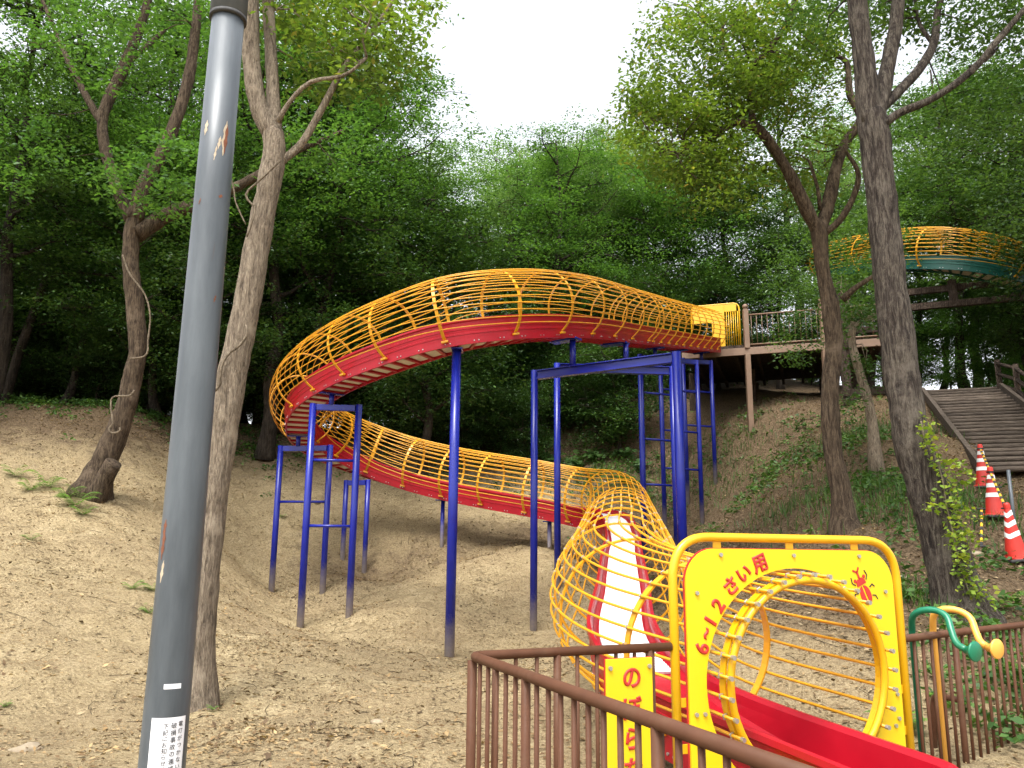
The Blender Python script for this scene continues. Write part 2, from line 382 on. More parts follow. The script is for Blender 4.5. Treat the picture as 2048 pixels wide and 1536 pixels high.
def gz(x, y): return float(gz_arr(np.array([x]), np.array([y]))[0]) + bumps(x, y)
def axis(segs):
    out = []
    for a, b, s in segs: out += list(np.arange(a, b, s))
    return np.array(out + [segs[-1][1]])
gx = axis([(-400, -60, 40), (-60, -16, 3), (-16, 16, 0.11), (16, 60, 3), (60, 401, 40)])
gy = axis([(-120, -8, 14), (-8, 4, 1.0), (4, 28, 0.11), (28, 60, 2), (60, 600, 45)])
XX, YY = np.meshgrid(gx, gy)
ZZ = gz_arr(XX, YY)
ZZ += np.array([bumps(x, y) if abs(x) < 60 and -8 < y < 60 else 0 for x, y in zip(XX.ravel(), YY.ravel())]).reshape(ZZ.shape)
nx, ny = len(gx), len(gy)
ii = np.arange(nx * ny).reshape(ny, nx)
me = mesh_np('ground', np.stack([XX, YY, ZZ], -1).reshape(-1, 3), np.stack([ii[:-1, :-1], ii[:-1, 1:], ii[1:, 1:], ii[1:, :-1]], -1).reshape(-1, 4), True)
def humus_at(x, y, z):
    # leaf mould of the wood: the upper bank and the right-hand slope under the trees
    a = np.clip((z - 2.9) / 1.8, 0, 1) * 0.6
    b = np.clip((x - 0.9 - (20 - y) * 0.06) / 2.2, 0, 1) * 0.85 * np.clip((y - 6.5) / 3, 0, 1)
    c = 0.5 * np.exp(-(((x - 1.0) / 3.2) ** 2 + ((y - 20.5) / 1.5) ** 2)) + 0.42 * np.exp(-(((x + 3.5) / 2.0) ** 2 + ((y - 19.5) / 1.5) ** 2))
    return np.maximum.reduce([a, b, c])
hum = humus_at(XX, YY, ZZ).astype(np.float32).ravel()
at_ = me.attributes.new('humus', 'FLOAT', 'POINT'); at_.data.foreach_set('value', hum)
tag(link('ground', me, M_GROUND), 'tan sandy hillside strewn with dry leaves and twigs', None, None, 'structure')

# ------------------------------------------------------------------ caged slides
RC, CB = 0.60, 0.585          # cage radius, height of its centre above the chute bed
NBAR, STEP = 25, 0.15
BA = 130
def hoop_mesh(name, rad, w, th, mat, a_max=150, n=40, roundr=None):
    if roundr:
        pts = [Vector((rad * math.sin(R(a)), 0, CB + rad * math.cos(R(a)))) for a in np.linspace(-a_max, a_max, n)]
        V, F = tube_vf(pts, roundr, 8); me = bpy.data.meshes.new(name)
        me.from_pydata([tuple(v) for v in V], [], [f[:3] if f[3] == f[0] else f for f in F]); me.polygons.foreach_set('use_smooth', np.ones(len(me.polygons), bool))
    else:
        V = []; F = []
        for a in np.linspace(-a_max, a_max, n):
            for r, y in ((rad - th, -w / 2), (rad, -w / 2), (rad, w / 2), (rad - th, w / 2)):
                V.append((r * math.sin(R(a)), y, CB + r * math.cos(R(a))))
        for i in range(n - 1):
            for k in range(4): F.append((i * 4 + k, i * 4 + (k + 1) % 4, i * 4 + 4 + (k + 1) % 4, i * 4 + 4 + k))
        F += [(0, 3, 2, 1), ((n - 1) * 4, (n - 1) * 4 + 1, (n - 1) * 4 + 2, (n - 1) * 4 + 3)]
        me = bpy.data.meshes.new(name); me.from_pydata(V, [], F)
    me.update(); me.materials.append(mat); return me

def cage(L):
    k = min(1, max(0, (L - 1.0) / 3.0)); k = k * k * (3 - 2 * k)
    return 0.575 + 0.06 * k, 0.685 - 0.065 * k      # radius, height of the centre above the chute bed
def cage_mat(L):
    r, c = cage(L); return Matrix.Translation((0, 0, c - CB * r / RC)) @ Matrix.Diagonal((r / RC, 1, r / RC, 1))
class Path:
    def __init__(s, ctrl):
        s.p = smooth_path(catmull(ctrl, STEP), 6); s.n = len(s.p); s.L = (s.n - 1) * STEP
        s.f = []
        for i, p in enumerate(s.p):
            t = (s.p[min(i + 1, s.n - 1)] - s.p[max(i - 1, 0)]).normalized()
            side = t.cross(Vector((0, 0, 1))).normalized(); s.f.append((t, side, side.cross(t).normalized()))
    def frame(s, L):
        x = min(max(L / STEP, 0), s.n - 1.001); i = int(x); k = x - i
        p = s.p[i].lerp(s.p[i + 1], k); t, a, u = (x0.lerp(x1, k).normalized() for x0, x1 in zip(s.f[i], s.f[i + 1]))
        return p, t, a, u
    def mat(s, L):
        p, t, a, u = s.frame(L); M = Matrix((a, t, u)).transposed().to_4x4(); M.translation = p; return M
    def near(s, q):
        i = min(range(s.n), key=lambda j: (s.p[j] - q).length); return i * STEP

def sweep(path, prof, l0, l1, name, mat, parent, end_round=0.0, smooth=False):
    Ls = np.arange(l0, l1 + 1e-6, STEP); V = []; F = []; k = len(prof)
    if end_round: Ls = np.concatenate([l0 + end_round * (1 - np.cos(np.linspace(0, math.pi / 2, 8))), Ls[Ls > l0 + end_round + 0.02]])
    for L in Ls:
        p, t, a, u = path.frame(L); q = 1.0
        if end_round and L < l0 + end_round: q = 0.12 + 0.88 * math.sqrt(max(0, 1 - (1 - (L - l0) / end_round) ** 2))
        for (x, z) in prof:
            zz = (0.10 + (z - 0.10) * q) if z > 0.10 else z
            if 0.255 < z < 0.29: zz = z - 0.13 * (1 - min(1, max(0, (L - 1.1) / 1.2)))
            V.append(p + a * x + u * zz)
    for i in range(len(Ls) - 1):
        for j in range(k): F.append((i * k + j, i * k + (j + 1) % k, (i + 1) * k + (j + 1) % k, (i + 1) * k + j))
    me = bpy.data.meshes.new(name)
    m = (len(Ls) - 1) * k
    me.from_pydata([tuple(v) for v in V], [], F + [tuple(range(k - 1, -1, -1)), tuple(range(m, m + k))])
    me.update(); me.materials.append(mat)
    if smooth: me.polygons.foreach_set('use_smooth', np.ones(len(me.polygons), bool))
    return link(name, me, None, parent)
HALF = [(0.24, -0.05), (0.272, -0.05), (0.277, 0.05), (0.282, 0.115), (0.290, 0.12), (0.291, 0.15), (0.285, 0.155), (0.289, 0.205), (0.297, 0.21), (0.298, 0.24), (0.292, 0.245), (0.298, 0.33), (0.322, 0.35), (0.318, 0.385), (0.285, 0.39), (0.268, 0.36), (0.262, 0.30), (0.248, 0.285), (0.225, 0.26)]
PROF = HALF + [(-x, z) for x, z in reversed(HALF)] + [(-0.24, 0.012), (0.24, 0.012)]
PROF = [(0.24, 0.012)] + HALF + [(-x, z) for x, z in reversed(HALF)] + [(-0.24, 0.012)]

def build_slide(root, path, cage0, cage1, chute_mat, roll0, hoops, end_round):
    sweep(path, PROF, 0, path.L, 'chute', chute_mat, root, end_round)
    # cage rods: each one runs the length of the cage
    for k in range(NBAR):
        a = R(-BA + 2 * BA * k / (NBAR - 1)); pts = []
        for L in np.arange(cage0, cage1, STEP):
            p, t, s, u = path.frame(L); rc_, cc_ = cage(L) if root.name == 'roller_slide' else cage(9); pts.append(p + s * ((rc_ + 0.013) * math.sin(a)) + u * (cc_ + (rc_ + 0.013) * math.cos(a)))
        tube('cage_bar', pts, 0.0102, M_BAR, root, 6)
    hm = hoop_mesh('hoop', RC, 0.055, 0.014, M_BAR); bm = box_bm(0.05, 0.12, 0.035, 0.004); bme = finish(bm, 'bracket'); bme.materials.append(M_BAR)
    pr = pinv(root)
    for L in hoops:
        h = link('hoop', hm, None, root, world=False); h.matrix_basis = pr @ path.mat(L) @ cage_mat(L if root.name == 'roller_slide' else 9)
        for sg in (-1, 1):
            b = link('bracket', bme, None, h, world=False); b.location = (sg * 0.298, 0, 0.035)
    # rollers and the pale underside panels with their cross bars
    if roll0 is not None:
        V = []; F = []
        for L in np.arange(roll0, path.L, 0.055):
            p, t, s, u = path.frame(L)
            v, f = tube_vf([p - s * 0.205 + u * 0.278, p + s * 0.205 + u * 0.278], 0.024, 8, True, len(V)); V += v; F += f
        me = bpy.data.meshes.new('rollers'); me.from_pydata([tuple(v) for v in V], [], [f[:3] if f[3] == f[0] else f for f in F]); me.update(); me.materials.append(M_ROLL)
        tag(link('rollers', me, None, root), None, None, None, 'stuff')
    pm = finish(box_bm(0.47, 0.225, 0.012, 0.003), 'underside_panel'); pm.materials.append(M_UNDER)
    cm = finish(box_bm(0.475, 0.055, 0.05, 0.004), 'cross_bar'); cm.materials.append(chute_mat)
    for L in np.arange(0.9, path.L - 0.3, 0.30):
        o = link('underside_panel', pm, None, root, world=False); o.matrix_basis = pr @ path.mat(L) @ Matrix.Translation((0, 0, 0.003))
        o = link('cross_bar', cm, None, root, world=False); o.matrix_basis = pr @ path.mat(L + 0.15) @ Matrix.Translation((0, 0, -0.018))
    # bolt heads along the skirt
    V = []; F = []
    for L in np.arange(0.6, path.L - 0.2, 0.42):
        for dl in (0, 0.07):
            for sg in (-1, 1):
                p, t, s, u = path.frame(L + dl); c = p + s * (sg * 0.274) + u * 0.0
                v, f = tube_vf([c, c + s * (sg * 0.012)], 0.011, 6, True, len(V)); V += v; F += f
    me = bpy.data.meshes.new('bolts'); me.from_pydata([tuple(v) for v in V], [], [f[:3] if f[3] == f[0] else f for f in F]); me.update(); me.materials.append(M_STEEL)
    tag(link('bolts', me, None, root), None, None, None, 'stuff')

GX, GY, GA = 1.70, 5.10, R(21)
GM = Matrix.Translation((GX, GY, 0)) @ Matrix.Rotation(GA, 4, 'Z')
gl = lambda x, y, z: GM @ Vector((x, y, z))
dn = Vector((0, 0, -0.27))
CTRL = [gl(0, -0.95, 0.24), gl(0, -0.10, 0.285), gl(-0.02, 0.7, 0.335), gl(-0.05, 1.45, 0.43), at(1253, 1300, 7.35) + dn, at(1246, 1180, 10.3) + dn, at(1244, 1108, 13.6) + dn, at(1244, 1080, 16.2) + dn * 0.8,
        at(1222, 1060, 17.9), at(1160, 1050, 18.9), at(1062, 1030, 19.3), at(892, 997, 20.3), at(790, 970, 20.7), at(700, 938, 20.6), at(632, 905, 19.8), at(597, 868, 18.4), at(606, 826, 17.2), at(665, 781, 15.9), at(780, 733, 14.6),
        at(908, 694, 14.0), at(1040, 677, 14.5), at(1155, 675, 15.9), at(1250, 685, 18.2), at(1340, 695, 21.1), at(1425, 704, 24.3)]
SP = Path(CTRL)
slide = empty('roller_slide', (GX, GY, 0), 'long winding roller slide with red sides inside a yellow bar cage on blue posts', 'slide')
RING1 = 0.885
hoops = [RING1 + 1.12 * i for i in range(1, int((SP.L - RING1) / 1.12) + 1)]
# hoops crowd together on the last straight by the deck
hoops = [h for h in hoops if h < SP.L - 6.2] + list(np.arange(SP.L - 6.0, SP.L - 0.1, 0.62))
build_slide(slide, SP, RING1 - 0.05, SP.L - 0.05, M_RED, 2.8, hoops, 0.28)
pr = pinv(slide)
h = link('end_ring', hoop_mesh('end_ring', RC - 0.022, 0.05, 0.02, M_GATE, 150, 48, 0.022), None, slide, world=False); h.matrix_basis = pr @ SP.mat(RING1) @ cage_mat(RING1)
h2 = link('ring_flange', hoop_mesh('ring_flange', RC - 0.002, 0.05, 0.012, M_GATE, 150, 48), None, h, world=False); h2.location = (0, 0.055, 0)
cap = finish(box_bm(0.03, 0.03, 0.03), 'cap'); cv, cf = tube_vf([Vector((0, -0.012, 0)), Vector((0, 0.012, 0))], 0.0135, 10)
cap = bpy.data.meshes.new('bar_cap'); cap.from_pydata([tuple(v) for v in cv], [], [f[:3] if f[3] == f[0] else f for f in cf]); cap.materials.append(M_STEEL)
clip = finish(box_bm(0.029, 0.010, 0.029, 0.003), 'clip'); clip.materials.append(M_STEEL)
for k in range(NBAR):
    a = R(-BA + 2 * BA * k / (NBAR - 1)); ringpos = lambda L: Matrix.Translation(((cage(L)[0] + 0.013) * math.sin(a), 0, cage(L)[1] + (cage(L)[0] + 0.013) * math.cos(a)))
    o = link('bar_cap', cap, None, slide, world=False); o.matrix_basis = pr @ SP.mat(RING1 - 0.05) @ ringpos(RING1)
    for L in [RING1 + 0.05] + hoops[:7]:
        o = link('bar_clip', clip, None, slide, world=False); o.matrix_basis = pr @ SP.mat(L) @ ringpos(L) @ Matrix.Rotation(a, 4, 'Y')

def post(base, topz, r, parent=slide, mat=M_BLUE, name='support_post'):
    b = Vector((base.x, base.y, base.z - 0.25)); V, F = tube_vf([Vector((0, 0, -0.25)), Vector((0, 0, topz - base.z))], r, 14)
    me = bpy.data.meshes.new(name); me.from_pydata([tuple(v) for v in V], [], [f[:3] if f[3] == f[0] else f for f in F]); me.polygons.foreach_set('use_smooth', [len(p.vertices) == 4 for p in me.polygons]); me.materials.append(mat)
    o = link(name, me, None, parent, world=False); o.matrix_basis = pinv(parent) @ Matrix.Translation(base); return o
def stand(q, top_z_of_beam, parent=slide):
    """saddle between a beam and the chute above"""
    L = SP.near(q); p, t, s, u = SP.frame(L)
    z1 = p.z - 0.055
    beam('saddle_plate', p - s * 0.24 - u * 0.065, p + s * 0.24 - u * 0.065, 0.16, 0.02, M_BLUE, slide)
    tube('saddle_stub', [Vector((p.x, p.y, top_z_of_beam - 0.02)), p - u * 0.06], 0.05, M_BLUE, slide, 10)
    return p
def hframe(b0, b1, top_py, r, rungs=(), tpx=None):
    B0 = at(*b0); B1 = at(*b1); mid = (B0 + B1) / 2
    B0.z = gz(B0.x, B0.y); B1.z = gz(B1.x, B1.y)
    q = Vector((mid.x, mid.y, at((b0[0] + b1[0]) / 2, top_py, mid.y).z + 0.1)); L = SP.near(q); zc = SP.frame(L)[0].z
    topz = zc - 0.26
    post(B0, topz, r); post(B1, topz, r)
    d = (B1 - B0); d.z = 0; d.normalize()
    zz = topz - 0.07
    beam('cross_beam', Vector((B0.x, B0.y, zz)) + d * (r + .001), Vector((B1.x, B1.y, zz)) - d * (r + .001), 0.1, 0.12, M_BLUE, slide, 0.008)
    p = SP.frame(L)[0]
    stand(q, topz)
    for z in rungs: tube('rung', [Vector((B0.x, B0.y, topz - z)), Vector((B1.x, B1.y, topz - z))], 0.028, M_BLUE, slide, 8)
# single posts
for bpx, d, r in (((907, 1316), 14.0, 0.083), ((892, 1079), 20.6, 0.05), ((1082, 1119), 18.6, 0.05)):
    b = at(*bpx, d); L = SP.near(Vector((b.x, b.y, at(bpx[0], {907: 700, 892: 1000, 1082: 1040}[bpx[0]], d).z))); p, t, s, u = SP.frame(L)
    b = Vector((p.x, p.y, gz(p.x, p.y)))
    post(b, p.z - 0.06, r); beam('saddle_plate', p - s * 0.2 - u * 0.067, p + s * 0.2 - u * 0.067, 0.2, 0.025, M_BLUE, slide)
hframe((600, 1255, 15.9), (698, 1232, 16.0), 790, 0.068, (1.1, 2.35))
hframe((543, 1178, 18.5), (645, 1182, 18.3), 885, 0.066, (1.25,))
hframe((684, 1136, 20.3), (728, 1146, 20.1), 958, 0.06)
hframe((1290, 1137, 19.9), (1358, 1120, 20.3), 712, 0.07, (0.95, 2.1, 3.2))
hframe((1330, 1060, 21.5), (1405, 1052, 22), 705, 0.06, (0.9, 2.0, 3.0))
hframe((1375, 985, 23.2), (1431, 962, 23.5), 705, 0.06, (0.95, 1.95))
# portal of two long beams
def portal(b0, b1, zt, r0, r1, stub_px, stub_d):
    B0 = at(*b0); B1 = at(*b1); B0.z = gz(B0.x, B0.y); B1.z = gz(B1.x, B1.y)
    post(B0, zt, r0); post(B1, zt, r1); d = B1 - B0; d.z = 0; L = d.length; d.normalize()
    a = Vector((B0.x, B0.y, zt - 0.1)) + d * (r0 + .001); b = Vector((B1.x, B1.y, zt - 0.1)) - d * (r1 + .001)
    nrm = d.cross(Vector((0, 0, 1)))
    beam('beam_web', a, b, 0.02, 0.14, M_BLUE, slide, 0.002)
    beam('beam_flange', a + Vector((0, 0, .08)), b + Vector((0, 0, .08)), 0.14, 0.018, M_BLUE, slide, 0.002)
    beam('beam_flange', a - Vector((0, 0, .08)), b - Vector((0, 0, .08)), 0.14, 0.018, M_BLUE, slide, 0.002)
    q = at(*stub_px, stub_d); k = max(0.1, min(0.9, (q - B0).dot(d) / L)); base = Vector((B0.x, B0.y, zt)) + d * (L * k)
    Lp = min(np.arange(0, SP.L, 0.1), key=lambda l: (SP.frame(l)[0].xy - base.xy).length + (0 if SP.frame(l)[0].z > zt else 99))
    p, t, s, u = SP.frame(Lp)
    tube('saddle_stub', [base - Vector((0, 0, 0.015)), Vector((base.x, base.y, p.z - 0.09))], 0.06, M_BLUE, slide, 12)
    beam('saddle_plate', p - s * 0.3 - u * 0.07, p + s * 0.3 - u * 0.07, 0.22, 0.04, M_BLUE, slide)
portal((1067, 1258, 15.9), (1368, 1180, 14.3), 5.22, 0.07, 0.083, (1155, 690), 15.6)
portal((1115, 1176, 17.4), (1356, 1130, 17.6), 5.72, 0.07, 0.07, (1250, 697), 17.6)

# ------------------------------------------------------------------ exit gate with board
gate = empty('exit_gate', (GX, GY, 0), 'yellow gate frame round the slide exit, board lettered in red with a beetle', 'gate', rz=GA)
gp = [gl(-0.825, 0.02, -0.1), gl(-0.825, 0.02, 1.765), gl(0.825, 0.02, 1.765), gl(0.825, 0.02, -0.1)]
tube('frame_pipe', fillet(gp, 0.25, 10), 0.026, M_GATE, gate, 14)
def board(name, y0, y1, mat, grow=0.0):
    bm = bmesh.new(); W2, z0, z1, rr = 0.76 + grow, 0.06, 1.70 + grow, 0.2
    out = [(-W2, z0), (W2, z0)]
    for cx, a0 in ((W2 - rr, 0), (-W2 + rr, 90)):
        for k in range(9): a = R(a0 + 90 * k / 8); out.append((cx + rr * math.cos(a), z1 - rr + rr * math.sin(a)))
    hole = [(0.645 * math.cos(2 * math.pi * k / 72), 0.945 + 0.645 * math.sin(2 * math.pi * k / 72)) for k in range(72)]
    ed = []
    for loop in (out, hole):
        vs = [bm.verts.new((x, y0, z)) for x, z in loop]
        ed += [bm.edges.new((vs[i], vs[(i + 1) % len(vs)])) for i in range(len(vs))]
    r = bmesh.ops.triangle_fill(bm, edges=ed, use_beauty=True)
    fs = [f for f in bm.faces]
    e = bmesh.ops.extrude_face_region(bm, geom=fs); bmesh.ops.translate(bm, vec=(0, y1 - y0, 0), verts=[v for v in e['geom'] if isinstance(v, bmesh.types.BMVert)])
    me = finish(bm, name); me.materials.append(mat)
    return link(name, me, None, gate, world=False)
brd = board('board', 0.0, -0.012, M_PANEL)
board('board_back', 0.014, 0.002, M_PANELRED, 0.004)
for x in (-0.52, 0.0, 0.5): 
    o = link('tab', finish(box_bm(0.055, 0.008, 0.11, 0.002, (x, 0.02, 1.73)), 'tab'), M_GATE, gate, world=False)
for x in (-0.78, 0.78):
    for z in (0.62, 0.86): link('tab', finish(box_bm(0.09, 0.008, 0.05, 0.002, (x, 0.02, z)), 'tab'), M_GATE, gate, world=False)
bv, bf = tube_vf([Vector((0, 0, 0)), Vector((0, -0.012, 0))], 0.0115, 10)
boltm = bpy.data.meshes.new('bolt'); boltm.from_pydata([tuple(v) for v in bv], [], [f[:3] if f[3] == f[0] else f for f in bf]); boltm.materials.append(M_STEEL)
for x, z in ((-0.52, 1.665), (0, 1.665), (0.5, 1.665), (-0.69, 1.45), (0.69, 1.45), (-0.72, 0.80), (-0.665, 0.80), (-0.72, 0.66), (-0.665, 0.66), (0.72, 0.84), (0.69, 0.66), (0.72, 0.70)):
    o = link('bolt', boltm, None, gate, world=False); o.location = (x, -0.012, z)
VL = bpy.context.view_layer
def glyph(ch, size, mat, bold=0.0, ext=0.0012):
    c = bpy.data.curves.new('t', 'FONT'); c.body = ch; c.size = size; c.align_x = 'CENTER'; c.align_y = 'CENTER'; c.extrude = ext; c.bevel_depth = bold; c.bevel_resolution = 0; c.resolution_u = 5
    t = bpy.data.objects.new('t', c); COL.objects.link(t); VL.update()
    me = bpy.data.meshes.new_from_object(t.evaluated_get(bpy.context.evaluated_depsgraph_get()))
    bpy.data.objects.remove(t); bpy.data.curves.remove(c)
    xs = np.zeros(len(me.vertices) * 3, np.float32); me.vertices.foreach_get('co', xs); xs = xs.reshape(-1, 3)
    if len(xs): xs[:, :2] -= (xs[:, :2].max(0) + xs[:, :2].min(0)) / 2; me.vertices.foreach_set('co', xs.ravel())
    me.name = 'letter'; me.materials.clear(); me.materials.append(mat); me.update(); return me
for ch, ang, sz, rad in (('6', -73, 0.118, 0.687), ('~', -66, 0.10, 0.685), ('1', -60, 0.115, 0.687), ('2', -51.5, 0.118, 0.69), ('さ', -40, 0.108, 0.70), ('い', -30.5, 0.104, 0.70), ('用', -20.5, 0.11, 0.702)):
    a = R(ang); o = link('letter', glyph(ch, sz, M_LETTER, 0.0045), None, gate, world=False)
    o.matrix_basis = Matrix.Translation(((rad + 0.012) * math.sin(a), -0.0135, 0.945 + (rad + 0.012) * math.cos(a))) @ Matrix.Rotation(a, 4, 'Y') @ Matrix.Rotation(R(90), 4, 'X')
# beetle emblem: flat red pieces
def flat(name, loops, mat, M, parent, th=0.003):
    bm = bmesh.new()
    for lp in loops:
        f = bm.faces.new([bm.verts.new((x, 0, z)) for x, z in lp])
    e = bmesh.ops.extrude_face_region(bm, geom=list(bm.faces)); bmesh.ops.translate(bm, vec=(0, -th, 0), verts=[v for v in e['geom'] if isinstance(v, bmesh.types.BMVert)])
    me = finish(bm, name); me.materials.append(mat); o = link(name, me, None, parent, world=False); o.matrix_basis = M; return o
def strokes(pl, w):
    out = []
    for (x0, z0), (x1, z1) in zip(pl, pl[1:]):
        dx, dz = x1 - x0, z1 - z0; l = math.hypot(dx, dz); nx_, nz_ = -dz / l * w / 2, dx / l * w / 2; ex, ez = dx / l * w * 0.3, dz / l * w * 0.3
        out.append([(x0 + nx_ - ex, z0 + nz_ - ez), (x0 - nx_ - ex, z0 - nz_ - ez), (x1 - nx_ + ex, z1 - nz_ + ez), (x1 + nx_ + ex, z1 + nz_ + ez)])
    return out
BM_ = Matrix.Translation((0.515, -0.0125, 1.478)) @ Matrix.Rotation(R(-24), 4, 'Y') @ Matrix.Scale(1.05, 4)
el = lambda cx, cz, rx, rz, a0, a1, n=14: [(cx + rx * math.cos(R(a0 + (a1 - a0) * k / n)), cz + rz * math.sin(R(a0 + (a1 - a0) * k / n))) for k in range(n + 1)]
flat('beetle_wing_case', [el(-0.003, -0.05, 0.036, 0.058, 95, 265)], M_LETTER, BM_, gate); flat('beetle_wing_case', [el(0.003, -0.05, 0.036, 0.058, -85, 85)], M_LETTER, BM_, gate)
flat('beetle_body', [[(-0.036, 0.014), (0.036, 0.014), (0.033, 0.036), (0.018, 0.054), (-0.018, 0.054), (-0.033, 0.036)]], M_LETTER, BM_, gate)
flat('beetle_horn', strokes([(0, 0.052), (0, 0.096)], 0.013), M_LETTER, BM_, gate)
flat('beetle_horn', strokes([(-0.003, 0.094), (-0.022, 0.112)], 0.010), M_LETTER, BM_, gate); flat('beetle_horn', strokes([(0.003, 0.094), (0.022, 0.112)], 0.010), M_LETTER, BM_, gate)
for sg in (-1, 1):
    for pl in (((0.045, 0.03), (0.062, 0.05), (0.056, 0.08)), ((0.048, -0.02), (0.072, -0.012), (0.082, -0.03)), ((0.046, -0.07), (0.066, -0.08), (0.07, -0.105))):
        for q in strokes([(sg * x, z) for x, z in pl], 0.006): flat('beetle_leg', [q], M_INK, BM_, gate)
    flat('beetle_eye', [el(sg * 0.036, 0.052, 0.010, 0.011, 0, 345, 15)], M_LETTER, BM_, gate)

# ------------------------------------------------------------------ brown railings
def rail_run(root, pts, h, spacing=0.115, post_at=(), r_top=0.024, r_bal=0.011, skip_first=False):
    top = [Vector((p.x, p.y, h)) for p in pts]
    tube('top_rail', fillet(top, 0.06, 5), r_top, M_BROWN, root, 12)
    tube('bottom_rail', fillet([Vector((p.x, p.y, 0.10)) for p in pts], 0.06, 4), 0.015, M_BROWN, root, 10)
    for a, b in zip(top, top[1:]):
        L = (b - a).length; n = max(1, round(L / spacing))
        for i in range(1, n):
            q = a.lerp(b, i / n); big = any(abs(i / n * L - x) < spacing * 0.5 for x in post_at)
            tube('post' if big else 'baluster', [Vector((q.x, q.y, -0.1 if big else 0.10)), Vector((q.x, q.y, h - 0.004))], 0.021 if big else r_bal, M_BROWN, root, 10)
HR = 1.16
c0 = atz(945, 1312, HR); c1 = gl(-0.853, 0.02, HR); c2 = atz(1570, 1536, HR); c2 = c0 + (c2 - c0) * 1.5
c1.z = HR
rail1 = empty('railing', (c0.x, c0.y, 0), 'brown pipe railing turning a corner in front of the tall yellow sign', 'railing')
rail_run(rail1, [c1, c0, c2], HR, 0.118, (0.75, 1.75))
tube('post', [Vector((c0.x, c0.y, -0.1)), Vector((c0.x, c0.y, HR - 0.02))], 0.024, M_BROWN, rail1, 12)
k0 = c1.lerp(c0, 0.12); tube('post', [Vector((k0.x, k0.y, -0.1)), Vector((k0.x, k0.y, HR - 0.01))], 0.021, M_BROWN, rail1, 12)
r0 = gl(0.853, 0.02, HR); r1 = atz(2050, 1249, HR); r1 = r0 + (r1 - r0) * 1.8
rail2 = empty('railing', (r0.x, r0.y, 0), 'brown pipe railing running from the gate behind the green speaking tube', 'railing')
rail_run(rail2, [r0, r1], HR, 0.118, (0.72,))
pk = r0.lerp(r1, 0.72 / (r1 - r0).length); tube('stay', fillet([Vector((pk.x, pk.y, 0.72)), Vector((pk.x - 0.05, pk.y + 0.28, 0.72)), Vector((pk.x - 0.06, pk.y + 0.34, -0.05))], 0.08), 0.02, M_BROWN, rail2, 10)

# ------------------------------------------------------------------ upright sign on the railing
sdv = (c0 - c1); sdv.z = 0; sdv.normalize(); snr = Vector((-sdv.y, sdv.x, 0)); snr = snr if snr.y < 0 else -snr
k = min(np.arange(0.05, 1.2, 0.005), key=lambda t: abs(px_of(*(c1 + sdv * t + snr * 0.035))[0] - 1257)); sc = c1 + sdv * k + snr * 0.035; SGM = Matrix((-sdv, -snr, Vector((0, 0, 1)))).transposed().to_4x4(); SGM.translation = Vector((sc.x, sc.y, 0))
sign = empty('warning_sign', (sc.x, sc.y, 0), 'narrow upright yellow board with red characters fixed to the brown railing', 'sign')
sign.rotation_euler = SGM.to_euler()
me = finish(box_bm(0.295, 0.012, 1.03, 0.003, (0, 0, 0.6)), 'board'); link('board', me, M_PANEL, sign, world=False)
me = finish(box_bm(0.299, 0.01, 1.034, 0.002, (0, 0.0125, 0.6)), 'board_back'); link('board_back', me, M_PANELRED, sign, world=False)
for x in (-0.125, 0.125):
    for z in (1.07, 0.13):
        o = link('bolt', boltm, None, sign, world=False); o.location = (x, -0.006, z)
for i, ch in enumerate('のぼらないで'):
    o = link('letter', glyph(ch, 0.125, M_LETTER, 0.004), None, sign, world=False)
    o.matrix_basis = Matrix.Translation((0.012, -0.0075, 1.015 - 0.152 * i)) @ Matrix.Rotation(R(90), 4, 'X')
tube('sign_leg', [SGM @ Vector((0.12, 0.03, -0.1)), SGM @ Vector((0.12, 0.03, 0.6))], 0.014, M_RUBBER, sign, 8)

# ------------------------------------------------------------------ speaking tubes
def speaking_tube(pix, d0, d1, mat, label, funnel_dir):
    pts = []
    for i, (x, y) in enumerate(pix):
        k = max(0, (i - 1) / (len(pix) - 2)); pts.append(at(x, y, d0 + (d1 - d0) * k))
    pts[0] = Vector((pts[1].x, pts[1].y, -0.05))
    root = empty('speaking_tube', (pts[0].x, pts[0].y, 0), label, 'speaking tube')
    full = [pts[0]] + catmull(pts[1:], 0.03)
    tube('pipe', full, 0.021, mat, root, 12)
    e = pts[-1]; fd = Vector(funnel_dir).normalized()
    prof = [(0, 0.022), (0.03, 0.028), (0.055, 0.052), (0.062, 0.060), (0.07, 0.060), (0.074, 0.054)]
    tube('mouthpiece', [e + fd * (x - 0.02) for x, r in prof], [r for x, r in prof], mat, root, 20)
    return root
dR = r0.y + 0.22
speaking_tube([(1838, 1536), (1824, 1262), (1826, 1232), (1844, 1221), (1872, 1221), (1893, 1233), (1903, 1262), (1914, 1288), (1936, 1301)], dR, dR - 0.42, M_GREENP, 'green bent pipe with a round mouthpiece hooked over the brown railing', (0.42, -0.9, -0.03))
speaking_tube([(1880, 1536), (1866, 1262), (1868, 1230), (1884, 1219), (1916, 1221), (1940, 1235), (1951, 1262), (1962, 1285), (1980, 1296)], dR + 0.06, dR - 0.34, M_AMBERP, 'amber yellow bent pipe with a round mouthpiece hooked over the brown railing', (0.42, -0.9, -0.03))

